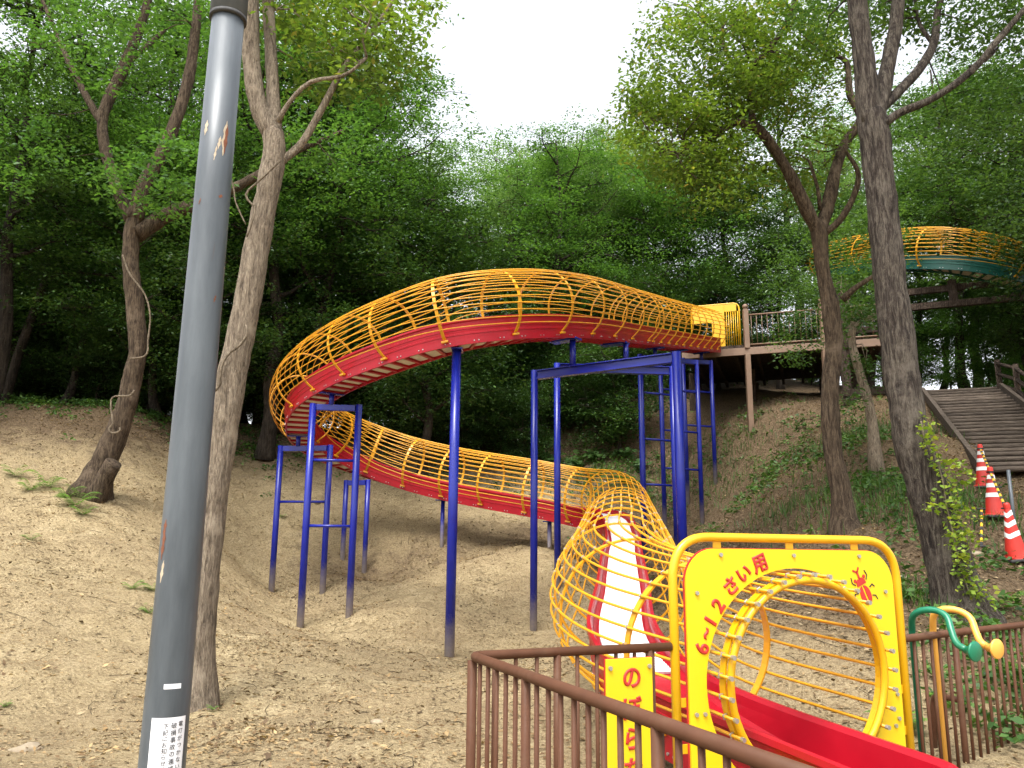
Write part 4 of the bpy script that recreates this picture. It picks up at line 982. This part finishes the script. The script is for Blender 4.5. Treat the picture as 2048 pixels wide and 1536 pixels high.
# bushes along the shaded edge of the wood
for i in range(34):
    px = -150 + i * 48 + rt.uniform(-15, 15); d = rt.uniform(25.2, 30) - (1.2 if px < 420 else 0)
    q = at(px, 850, d)
    if 3.8 < q.x < 15 and d < 28: continue
    put('understory', q.x, q.y, rt.uniform(0.6, 1.15))
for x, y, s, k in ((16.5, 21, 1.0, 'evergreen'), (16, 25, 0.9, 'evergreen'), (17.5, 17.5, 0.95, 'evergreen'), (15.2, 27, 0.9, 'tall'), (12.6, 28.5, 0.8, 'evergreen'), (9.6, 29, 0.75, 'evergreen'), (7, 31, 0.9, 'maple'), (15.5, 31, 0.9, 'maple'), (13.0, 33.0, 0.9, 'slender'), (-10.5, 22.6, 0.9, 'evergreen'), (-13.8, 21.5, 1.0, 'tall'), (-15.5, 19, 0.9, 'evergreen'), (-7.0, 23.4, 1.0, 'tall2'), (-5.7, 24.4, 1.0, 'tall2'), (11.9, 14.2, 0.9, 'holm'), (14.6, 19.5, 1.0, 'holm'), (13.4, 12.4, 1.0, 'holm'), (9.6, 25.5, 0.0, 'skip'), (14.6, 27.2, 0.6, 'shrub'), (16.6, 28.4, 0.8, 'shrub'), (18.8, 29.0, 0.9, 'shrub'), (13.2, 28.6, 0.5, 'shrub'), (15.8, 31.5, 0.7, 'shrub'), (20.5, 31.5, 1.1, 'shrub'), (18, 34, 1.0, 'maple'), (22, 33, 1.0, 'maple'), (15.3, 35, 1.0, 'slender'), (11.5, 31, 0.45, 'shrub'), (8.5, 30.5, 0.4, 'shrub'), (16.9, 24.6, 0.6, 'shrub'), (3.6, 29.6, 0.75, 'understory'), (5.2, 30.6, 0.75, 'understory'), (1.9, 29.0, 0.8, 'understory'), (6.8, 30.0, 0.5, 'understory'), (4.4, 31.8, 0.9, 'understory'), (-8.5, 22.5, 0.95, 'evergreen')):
    if k != 'skip': put(k, x, y, s)

# ------------------------------------------------------------------ the four trees that stand close by
def limb(pix, d, dd=0.0, step=0.12, grow=1.0):
    P = []; n = len(pix)
    for i, (x, y, w) in enumerate(pix): P.append(at(x, y, d + dd * i / max(1, n - 1)))
    rads = [w * 0.5 * d / FPX * grow for _, _, w in pix]
    path = catmull(P, step); cum = [0]
    for a, b in zip(P, P[1:]): cum.append(cum[-1] + (b - a).length)
    rr = [float(np.interp(i * step, cum, rads)) for i in range(len(path))]
    return path, rr
def near_tree(name, label, cat, trunk, limbs_, clumps, bark, leafmat, leaf, seed, per=46, flat=0.4, clr=0.42, twig=5):
    rg = np.random.default_rng(seed); rd = random.Random(seed)
    tp_, tr_ = limb(*trunk); b = tp_[0]; gzb = gz(b.x, b.y)
    tp_ = [Vector((b.x, b.y, gzb - 0.35))] + tp_; tr_ = [tr_[0] * 1.25] + tr_
    root = empty(name, (b.x, b.y, gzb), label, cat)
    tr_ = [r_ * (1 + 0.45 * math.exp(-max(0, q_.z - gzb) / 0.22)) for q_, r_ in zip(tp_, tr_)]
    tdv = (tp_[-1] - tp_[-3]).normalized(); re_ = tr_[-1]
    for kk in (0.35, 0.65, 0.88, 1.0): tp_.append(tp_[-1] + tdv * re_ * 0.33); tr_.append(re_ * math.sqrt(1 - kk * kk) + 0.004)
    link('trunk', multi_tube('trunk', [(tp_, tr_)], bark, 16, 0.14), None, root)
    L = [limb(*l) for l in limbs_]
    for l in L: link('limb', multi_tube('limb', [l], bark, 9, 0.14), None, root)
    nodes = [p for l, _ in L for p in l[3:]] + tp_[len(tp_) * 2 // 3:]
    if clumps:
        C = []
        for (px, py, d, rx, ry, rd_, n) in clumps:
            for _ in range(n):
                while True:
                    u, v = rd.uniform(-1, 1), rd.uniform(-1, 1)
                    if u * u + v * v <= 1: break
                C.append(at(px + u * rx, py + v * ry, d + rd.uniform(-rd_, rd_)))
        items = []
        for c in C[::twig]:
            a = min(nodes, key=lambda q: (q - c).length)
            if (a - c).length > 1.5: continue
            m = a.lerp(c, 0.55) + Vector((rd.gauss(0, .1), rd.gauss(0, .1), 0.12)); items.append(([a, a.lerp(m, .5) + Vector((rd.gauss(0, .05), 0, rd.gauss(0, .05))), m, c], [0.016, 0.012, 0.009, 0.004])); 
        tag(link('twigs', multi_tube('twigs', items, bark, 5, 0), None, root), kind='stuff')
        c = np.array([tuple(p) for p in C]); rx = rg.uniform(0.6, 1.3, len(c)) * clr
        P = spray(c, rx, rx * flat, per, rg); V, F = leaf_vf(P, leaf, 0.7, 0.5, rg, 0.3)
        me_c = mesh_np('crown', V, F); me_c.materials.append(leafmat); link('crown', me_c, None, root)
    return root
near_tree('leaning_tree', 'crooked brown tree beside a cut stump on the bare bank', 'tree',
    ([(180, 995, 62), (205, 930, 50), (232, 870, 44), (258, 790, 39), (276, 690, 35), (270, 610, 36), (262, 530, 32), (264, 465, 35), (272, 430, 30)], 16.5),
    [([(270, 440, 36), (285, 380, 32), (335, 285, 27), (375, 165, 25), (390, 70, 22), (402, -80, 16), (412, -280, 6)], 16.5, 0.6),
     ([(272, 470, 40), (330, 432, 34), (400, 405, 28), (480, 370, 22), (600, 300, 14), (690, 260, 8)], 16.5, 2.0),
     ([(262, 440, 26), (228, 360, 24), (205, 240, 24), (245, 140, 26), (285, 40, 20), (312, -80, 16), (335, -270, 6)], 16.7, 1.5),
     ([(205, 250, 16), (150, 150, 14), (110, 60, 10), (60, -60, 8)], 17.3, 1.0),
     ([(230, 150, 14), (290, 95, 12), (330, 60, 8)], 17.4, 0.5)],
    [(150, 60, 17.0, 210, 120, 1.8, 60), (320, 340, 15.8, 120, 70, 1.0, 36), (620, 270, 17.9, 120, 90, 1.4, 34), (40, 280, 17.9, 130, 110, 1.5, 30), (430, 80, 17.9, 160, 100, 1.5, 30), (300, 400, 17.0, 130, 40, 1, 12), (330, -190, 17.0, 210, 120, 1.5, 70)],
    M_BARK1, M_LF_MAPLE, 0.13, 21, 40, 0.35, 0.5)
near_tree('pale_bark_tree', 'slender pale barked tree with a forked top close behind the lamp post', 'tree',
    ([(386, 1425, 66), (400, 1250, 62), (424, 1000, 60), (440, 900, 58), (464, 750, 58), (492, 620, 55), (516, 480, 53), (536, 380, 50), (548, 300, 52), (546, 255, 44)], 8.7),
    [([(546, 275, 40), (518, 215, 38), (502, 120, 40), (500, 30, 40), (506, -120, 32), (512, -280, 22), (505, -470, 7)], 8.7, -0.2),
     ([(548, 270, 34), (546, 200, 30), (541, 100, 28), (536, 0, 26), (532, -120, 20), (548, -260, 14), (560, -400, 5)], 8.75, 0.3),
     ([(556, 328, 20), (600, 290, 17), (645, 215, 16), (685, 140, 14), (740, 70, 11), (800, -20, 8)], 8.7, 0.5),
     ([(556, 245, 13), (575, 210, 11), (620, 165, 10), (690, 150, 8), (745, 105, 5)], 8.6, -0.2)],
    [(690, 70, 9.0, 110, 95, 0.8, 60), (760, 130, 9.2, 80, 60, 0.6, 24), (610, 10, 9.4, 110, 70, 0.8, 40), (820, 20, 9.4, 80, 50, 0.5, 18), (640, 150, 9.4, 70, 50, 0.5, 12), (520, -330, 8.9, 190, 170, 1.0, 110)],
    M_BARK2, M_LF_LIGHT, 0.095, 22, 26, 0.6, 0.30)
near_tree('forked_tree', 'thin brown tree splitting into a wide fork with a yellow green crown', 'tree',
    ([(1692, 1066, 46), (1682, 985, 38), (1666, 900, 37), (1660, 790, 35), (1668, 690, 35), (1660, 610, 37), (1646, 545, 27), (1640, 485, 32), (1636, 455, 36)], 13.0),
    [([(1640, 470, 30), (1612, 415, 28), (1580, 350, 25), (1550, 300, 23), (1528, 270, 23), (1506, 250, 22)], 13.0, -0.4),
     ([(1510, 255, 18), (1470, 245, 15), (1440, 262, 13), (1400, 292, 11), (1360, 303, 8), (1320, 310, 5)], 12.6, -0.7),
     ([(1506, 252, 17), (1500, 200, 15), (1484, 150, 13), (1452, 105, 9), (1440, 60, 6)], 12.6, 0.3),
     ([(1500, 200, 13), (1498, 145, 12), (1545, 90, 11), (1580, 30, 10), (1600, -50, 8)], 12.6, -0.4),
     ([(1640, 465, 28), (1660, 395, 28), (1674, 330, 24), (1694, 280, 22), (1722, 238, 20), (1700, 190, 16), (1690, 120, 13), (1660, 110, 8)], 13.0, 0.5),
     ([(1645, 470, 16), (1680, 440, 15), (1712, 380, 13), (1716, 345, 10), (1690, 300, 7)], 13.0, -0.3),
     ([(1640, 420, 9), (1636, 380, 8), (1615, 310, 6)], 13.0, -0.2),
     ([(1684, 600, 16), (1705, 580, 13), (1735, 560, 10), (1760, 545, 6)], 12.9, -0.3)],
    [(1420, 150, 12.6, 150, 130, 1.3, 150), (1350, 270, 12.4, 110, 90, 1.1, 80), (1430, 350, 12.4, 90, 75, 0.9, 56), (1540, 110, 13.0, 120, 120, 1.2, 80), (1640, 150, 13.6, 110, 140, 1.2, 60), (1600, 340, 13.8, 80, 70, 0.8, 26), (1470, 20, 13, 160, 70, 1.2, 60), (1290, 210, 12.6, 55, 50, 0.6, 22)],
    M_BARK1, M_LF_LIGHT, 0.09, 23, 52, 0.5, 0.36)
near_tree('big_leaning_tree', 'thick furrowed tree leaning over the gate with ivy up one side', 'tree',
    ([(1938, 1265, 98), (1922, 1200, 92), (1895, 1110, 84), (1862, 1000, 76), (1826, 880, 72), (1802, 740, 68), (1785, 600, 66), (1769, 460, 62), (1756, 330, 60), (1745, 235, 62)], 9.5),
    [([(1742, 250, 54), (1728, 130, 47), (1714, 0, 43), (1704, -140, 34), (1692, -320, 24), (1680, -560, 7)], 9.5, 0.0),
     ([(1752, 235, 42), (1772, 150, 34), (1790, 60, 31), (1802, -60, 26), (1808, -140, 21), (1830, -280, 14), (1845, -420, 5)], 9.5, 0.4),
     ([(1765, 215, 22), (1800, 180, 22), (1845, 130, 21), (1868, 85, 19), (1876, 20, 16), (1900, -60, 12), (1930, -160, 5)], 9.5, 0.8),
     ([(1765, 250, 20), (1800, 225, 18), (1850, 205, 16), (1905, 172, 15), (1955, 130, 15), (1992, 85, 14), (2048, 20, 13), (2110, -50, 11), (2190, -140, 5)], 9.4, -0.4),
     ([(1868, 90, 10), (1840, 50, 9), (1830, 0, 8)], 10, 0.3), ([(1940, 135, 8), (1975, 118, 7), (2000, 90, 4)], 9.2, 0)],
    [(1900, 20, 10.6, 150, 60, 0.8, 60), (1990, 230, 11.5, 110, 90, 0.9, 30), (1680, 20, 11, 120, 60, 0.8, 40), (1820, 330, 13.5, 60, 60, 0.6, 10), (2000, 60, 11, 80, 80, 0.8, 26), (2020, 400, 12.5, 60, 90, 0.8, 22), (1740, -380, 9.6, 240, 190, 1.1, 130), (1980, -170, 10, 150, 90, 0.9, 50)],
    M_BARK3, M_LF_MID, 0.08, 24, 46, 0.45, 0.40)
near_tree('sapling', 'thin crooked sapling between the forked tree and the thick leaning tree', 'tree',
    ([(1748, 880, 22), (1742, 830, 19), (1730, 780, 19), (1712, 720, 18), (1703, 670, 15), (1710, 635, 12)], 16.0),
    [([(1704, 680, 10), (1712, 650, 9), (1735, 635, 7), (1760, 625, 5)], 16.0, -0.2)],
    [(1720, 620, 16.0, 55, 45, 0.8, 26), (1715, 760, 16, 40, 60, 0.5, 12), (1620, 640, 19, 70, 90, 1, 40), (1600, 540, 19, 70, 80, 1, 40), (1730, 480, 18, 80, 75, 1.2, 70), (1720, 570, 17, 60, 40, 0.8, 26)], M_BARK2, M_LF_MID, 0.09, 25, 46, 0.5, 0.45)
me = multi_tube('tree_stump', [([at(188, 1015, 16.3), at(200, 985, 16.25), at(214, 950, 16.2), at(228, 926, 16.1)], [0.22, 0.20, 0.17, 0.155])], M_BARK1, 12, 0.2)
tag(link('tree_stump', me), 'leaning cut stump growing from the foot of the crooked brown tree', 'stump')

# vines
def vine(pix, d, r, label, d2=None):
    P = [at(x, y, (d2[i] if d2 else d)) for i, (x, y) in enumerate(pix)]
    pa = catmull(P, 0.06); o = tube('vine', pa, [r * (1 + 0.25 * noise.noise(p * 6)) for p in pa], M_VINE, None, 7)
    return tag(o, label, 'vine', 'bare vine stems on the trunks')
vine([(560, 322), (520, 360), (492, 388), (497, 402), (510, 415), (502, 450), (492, 478)], 8.5, 0.012, 'bare vine stem looping down the pale tree near its fork')
vine([(492, 650), (494, 668), (480, 690), (455, 710), (440, 745), (440, 770), (425, 785)], 8.5, 0.014, 'pale vine stem hooked round the middle of the pale tree')
vine([(458, 345), (468, 380), (470, 400), (480, 425), (492, 450)], 8.55, 0.008, 'hanging vine stem between the lamp post and the pale tree')
vine([(245, 510), (258, 545), (290, 590), (300, 630), (296, 680), (292, 710), (255, 718)], 16.15, 0.018, 'vine stem crossing the upper trunk of the crooked brown tree')
vine([(268, 780), (262, 790), (225, 795), (222, 815), (225, 850), (218, 855), (222, 865), (240, 862), (238, 850)], 16.05, 0.018, 'pale vine stem knotted round the lower trunk of the crooked brown tree')
ls = catmull([at(x, y, 24) for x, y in ((0, 835), (40, 700), (90, 560), (118, 420), (130, 330), (150, 180), (160, 60))], 0.2)
tag(link('bare_tree', multi_tube('bare_tree', [(ls, [0.15 - 0.10 * i / len(ls) for i in range(len(ls))])], M_BARK4, 9)), 'bare leaning stem in the dark behind the ferns at the wood edge', 'tree')

# ivy up the thick tree
iv = [(1842, 842), (1850, 880), (1872, 920), (1885, 960), (1893, 1010), (1905, 1060), (1915, 1110), (1930, 1160), (1945, 1205)]
IP = catmull([at(x, y, 9.2) for x, y in iv], 0.03)
ivy = empty('ivy', IP[-1], 'lime green ivy climbing the side of the thick leaning tree', 'ivy')
tube('stem', IP, 0.008, M_VINE, ivy, 6)
cs = []
for p in IP:
    for _ in range(6 if p.z > 2.3 else 9): cs.append((p.x + random.gauss(0.03, 0.07), p.y + random.gauss(-0.02, 0.05), p.z + random.gauss(0, 0.04)))
for x, y, n in ((1910, 930, 26), (1925, 960, 20), (1865, 1010, 24), (1925, 1010, 26), (1935, 1070, 22), (1955, 1085, 14), (1950, 1040, 12), (1960, 1180, 20), (1975, 1200, 12), (1940, 1140, 12), (1930, 945, 8)):
    q = at(x, y, 9.15)
    for _ in range(n): cs.append((q.x + random.gauss(0, 0.06), q.y + random.gauss(0, 0.05), q.z + random.gauss(0, 0.045)))
V, F = leaf_vf(np.array(cs), 0.062, 0.45, 0.62); me = mesh_np('leaves', V, F); me.materials.append(M_LF_IVY); link('leaves', me, None, ivy)

# ------------------------------------------------------------------ ground detail
def onground(xy, lift=0.012):
    z = gz_arr(xy[:, 0], xy[:, 1]) + np.array([bumps(a, b) for a, b in xy]); return np.column_stack([xy, z + lift])
XY = np.column_stack([rng.uniform(-13, 13, 330000), 5.2 + 20.5 * rng.random(330000)])
zz = gz_arr(XY[:, 0], XY[:, 1]); hw = humus_at(XY[:, 0], XY[:, 1], zz)
pat = np.array([noise.noise(Vector((a * 0.8, b * 0.8, 5))) * 0.5 + noise.noise(Vector((a * 2.6, b * 2.6, 9))) * 0.5 for a, b in XY])
keep = rng.random(len(XY)) < np.clip(0.30 + 0.55 * hw + 0.75 * pat, 0.05, 0.9); XY = XY[keep]
dr = []
for px_, py_, d_, rx_, ry_, n_l in ((530, 1490, 7.4, 0.5, 0.35, 900), (660, 1150, 18.8, 0.9, 0.6, 900), (1010, 1090, 20.2, 1.6, 0.5, 1500), (330, 1010, 17.5, 0.9, 0.5, 500), (1180, 1130, 17.5, 1.0, 0.8, 900), (480, 1260, 11.5, 0.7, 0.5, 500), (60, 1030, 15, 0.8, 0.5, 500), (820, 1480, 7.6, 0.9, 0.4, 400)):
    q = at(px_, py_, d_); dr.append(np.column_stack([rng.normal(q.x, rx_, n_l), rng.normal(q.y, ry_, n_l)]))
XY = np.concatenate([XY] + dr)
P = onground(XY); V, F = leaf_vf(P, rng.choice([0.03, 0.045, 0.07], len(P), p=[0.5, 0.35, 0.15]), 0.8, 0.45, rng, 0.0)
V[:, 2] = np.maximum(V[:, 2], np.repeat(P[:, 2], 4) - 0.008)
me = mesh_np('leaf_litter', V, F); tag(link('leaf_litter', me, M_LITTER), 'dry brown leaves scattered over the hillside', None, None, 'stuff')
# twigs
V = []; F = []
for _ in range(1500):
    x, y = random.uniform(-10, 9), 5.5 + 19 * random.random(); a = random.uniform(0, 3.14); L = random.choice((0.1, 0.15, 0.2, 0.3, 0.5)); n_s = 4
    pts = []
    for k in range(n_s): 
        px_, py_ = x + math.cos(a) * L * k / n_s, y + math.sin(a) * L * k / n_s; a += random.gauss(0, 0.25); pts.append(Vector((px_, py_, 0)))
    for p in pts: p.z = gz(p.x, p.y) + 0.012
    v, f = tube_vf(pts, [0.0035, 0.003, 0.0025, 0.0015], 4, False, len(V)); V += v; F += f
me = mesh_np('twigs', [tuple(v) for v in V], F); tag(link('twigs', me, M_BARK1), 'thin bare twigs lying on the hillside', None, None, 'stuff')
# low plants: edge of the wood and the right-hand slope
cen = []; sz = []
def patch(px, py, d, rx, ry, n):
    q = at(px, py, d); s = d / FPX
    for _ in range(n):
        x, y = q.x + random.gauss(0, rx * s * 0.5), q.y + random.gauss(0, ry); cen.append((x, y, gz(x, y) + random.uniform(0.04, 0.2)))
for a in ((300, 805, 23, 260, 1.0, 120), (80, 800, 21.8, 200, 0.8, 100), (430, 850, 24.5, 130, 0.8, 60), (520, 860, 24, 160, 1.0, 80), (850, 870, 26.5, 240, 1.2, 150), (1000, 880, 26, 200, 1.2, 120), (1150, 850, 26, 140, 1.2, 130), (1230, 830, 25.5, 120, 1.0, 100), (1180, 905, 24.5, 110, 0.8, 50), (1300, 900, 23.5, 120, 0.8, 50),
          (1540, 900, 21.5, 70, 0.5, 60), (1500, 960, 20, 110, 0.6, 34), (1600, 950, 18.5, 90, 0.5, 30), (1760, 940, 15.5, 130, 0.7, 70), (1830, 1000, 13.5, 90, 0.6, 40), (1780, 1130, 10.5, 70, 0.4, 24), (1900, 1080, 11.5, 90, 0.5, 40), (1960, 1180, 9.6, 90, 0.4, 36), (2010, 1350, 7.2, 60, 0.5, 40), (1950, 1450, 6.8, 60, 0.4, 20), (1720, 900, 18, 100, 0.6, 60), (2000, 1260, 8.4, 60, 0.4, 24), (1650, 830, 22.3, 150, 0.5, 70), (1450, 860, 24.2, 120, 0.6, 60)): patch(*a)
c = np.array(cen); rx = rng.uniform(0.10, 0.24, len(c)); P = spray(c, rx, rx * 0.5, 12); P[:, 2] = np.maximum(P[:, 2], np.repeat(c[:, 2], 12) - 0.12)
V, F = leaf_vf(P, 0.10, 0.6, 0.5); me = mesh_np('ground_plants', V, F); tag(link('ground_plants', me, M_LF_GROUND), 'low leafy plants along the edge of the wood', None, None, 'stuff')
# grass blades on the right-hand slope
gb = []
for (px, py, d, rx, ry, n) in ((1200, 900, 24.4, 170, 0.8, 900), (1780, 1000, 14, 120, 0.9, 900), (1640, 1010, 16, 150, 1.2, 700), (1720, 860, 20, 180, 1.2, 900), (1450, 870, 23.6, 120, 0.7, 700), (1300, 880, 24, 100, 0.6, 500), (1760, 1140, 10.4, 70, 0.5, 300), (1950, 1000, 13.3, 80, 0.8, 400)):
    q = at(px, py, d); s = d / FPX
    gb += [(q.x + random.gauss(0, rx * s * 0.5), q.y + random.gauss(0, ry)) for _ in range(n)]
gb = np.array(gb); P = onground(gb, 0.0); n = len(P); th = rng.uniform(0, 6.28, n); hgt = rng.uniform(0.08, 0.28, n); w = 0.008; ln = rng.uniform(0.02, 0.12, n)
sx_ = np.stack([np.cos(th) * w, np.sin(th) * w, 0 * th], 1); tipv = P + np.stack([-np.sin(th) * ln, np.cos(th) * ln, hgt], 1); mid = P + (tipv - P) * 0.55 + np.array([0, 0, 0.02])
V = np.stack([P - sx_, P + sx_, mid + sx_ * 0.7, tipv], 1).reshape(-1, 3); me = mesh_np('grass', V, np.arange(4 * n).reshape(n, 4)); tag(link('grass', me, M_LF_GROUND), 'thin grass growing on the shaded slope', None, None, 'stuff')
# ferns
def fern_mesh(seed, R_=0.3, nf=8, pin=12):
    rd = random.Random(seed); V = []; F = []
    for i in range(nf):
        a = i * 6.283 / nf + rd.gauss(0, .25); L = R_ * rd.uniform(0.7, 1.15); hgt = L * rd.uniform(0.35, 0.7); dirv = Vector((math.cos(a), math.sin(a), 0)); side = Vector((-math.sin(a), math.cos(a), 0))
        for k in range(pin):
            t = (k + 1) / (pin + 0.5); p = dirv * (L * t) + Vector((0, 0, hgt * math.sin(t * 2.2))); w = L * 0.26 * math.sin(math.pi * min(1, t * 0.85 + 0.15)) + 0.005
            for sg in (-1, 1):
                e = p + side * (sg * w) + dirv * (w * 0.35) - Vector((0, 0, w * 0.25)); hw_ = dirv * (L / pin * 0.42); o = len(V); V += [p - hw_, p + hw_, e + hw_ * 0.5, e - hw_ * 0.3]; F.append((o, o + 1, o + 2, o + 3))
    me = bpy.data.meshes.new('fronds'); me.from_pydata([tuple(v) for v in V], [], F); me.update(); me.materials.append(M_LF_FERN); return me
FM = [fern_mesh(i, 0.3, 7 + i % 3) for i in range(4)]
def fern(px, py, d, sc, label, grp=None):
    q = at(px, py, d); o = link('fern', random.choice(FM)); o.location = (q.x, q.y, gz(q.x, q.y)); o.scale = (sc,) * 3; o.rotation_euler.z = random.uniform(0, 6); tag(o, label, 'fern', grp)
for px, py, d, s in ((95, 975, 16.6, 1.4), (150, 1012, 15.6, 1.5), (135, 990, 16.0, 1.2), (60, 985, 16.2, 1.1), (165, 1025, 15.2, 0.8), (30, 950, 17, 1.1)): fern(px, py, d, s, 'bright green fern at the foot of the crooked brown tree', 'ferns by the crooked tree')
for px, py, d, s in ((265, 1172, 12.8, 0.7), (305, 1175, 12.9, 0.7), (298, 1224, 11.8, 0.6), (60, 1080, 13.6, 0.6), (20, 1330, 8.2, 0.25), (1300, 1115, 17.5, 0.35), (425, 1430, 8.5, 0.25), (570, 950, 21, 0.5), (420, 1210, 10.5, 0.2)): fern(px, py, d, s, 'small fern sprig growing alone on the bare tan soil', 'fern sprigs on the bare soil')
fern(2000, 1165, 9.9, 1.15, 'large bright fern below the leaning traffic cone')
for px, py, d, s in ((830, 850, 26.3, 1.8), (1020, 885, 25.5, 1.7), (960, 880, 26, 1.4), (770, 840, 26.5, 1.4), (1250, 900, 24, 1.2), (880, 865, 26, 1.3)): fern(px, py, d, s, 'fern among the low plants at the edge of the wood behind the slide', 'ferns at the edge of the wood')
for px, py, d, s in ((1790, 1300, 6.6, 0.8), (1800, 1370, 6.6, 0.7), (1880, 1330, 7.0, 0.6)): fern(px, py, d, s, 'fern showing between the gate and the speaking tubes', 'ferns behind the right railing')
# broad round leaves (leopard plant) on the bank
def round_plant(px, py, d, n, label):
    q = at(px, py, d); root = empty('leopard_plant', (q.x, q.y, gz(q.x, q.y)), label, 'plant', 'round leaved plants on the bank')
    for i in range(n):
        a = random.uniform(0, 6.28); rr_ = random.uniform(0.05, 0.4); h_ = random.uniform(0.15, 0.38); c_ = Vector((q.x + rr_ * math.cos(a), q.y + rr_ * math.sin(a), root.location.z + h_)); r_ = random.uniform(0.07, 0.14)
        tl = Vector((random.gauss(0, .35), random.gauss(-.45, .25), 1)).normalized(); s1 = tl.orthogonal().normalized(); s2 = tl.cross(s1)
        V = [c_ - tl * 0.02] + [c_ + s1 * (r_ * math.cos(t)) + s2 * (r_ * math.sin(t)) + tl * (0.02 * math.sin(3 * t)) for t in np.linspace(0, 6.0, 14)]
        me = bpy.data.meshes.new('leaf'); me.from_pydata([tuple(v) for v in V], [], [(0, k, k + 1) for k in range(1, 14)]); me.polygons.foreach_set('use_smooth', np.ones(13, bool)); me.materials.append(M_LF_MID); link('leaf', me, None, root)
for px, py, d in ((1080, 850, 26), (1110, 845, 26), (1140, 858, 25.5), (1195, 838, 25.6), (1225, 825, 25.4), (1250, 820, 25.2), (1040, 870, 26), (980, 895, 25.5), (1280, 870, 24.5), (1095, 868, 25.4), (1170, 845, 25.8)): round_plant(px, py, d, 11, 'plant with broad round leaves on the bank behind the blue posts')
# stones
for i, (px, py, d, s, lb) in enumerate(((755, 1448, 8.1, 0.05, 'small round stone lying on the tan slope below the blue post'), (55, 1500, 7.0, 0.10, 'tan flat stone half buried at the foot of the slope'), (1210, 925, 24, 0.06, 'white pebble on the bank below the grass'), (1945, 1060, 11.7, 0.08, 'pale round stone on the slope between ivy and striped bar'), (1800, 1100, 11, 0.06, 'grey stone in the gravel by the thick leaning tree'), (640, 905, 22, 0.09, 'pale stone on the bank behind the blue frames'))):
    q = at(px, py, d); bm = bmesh.new(); bmesh.ops.create_icosphere(bm, subdivisions=2, radius=1)
    for v in bm.verts: v.co *= 1 + 0.35 * noise.noise(v.co * 1.3 + Vector((i * 7, 0, 0)))
    bmesh.ops.scale(bm, vec=(s * 1.4, s, s * 0.65), verts=bm.verts); me = finish(bm, 'stone', True); me.materials.append(M_STONE)
    o = link('stone', me); o.location = (q.x, q.y, gz(q.x, q.y) - s * 0.12); o.rotation_euler.z = i; tag(o, lb, 'stone')
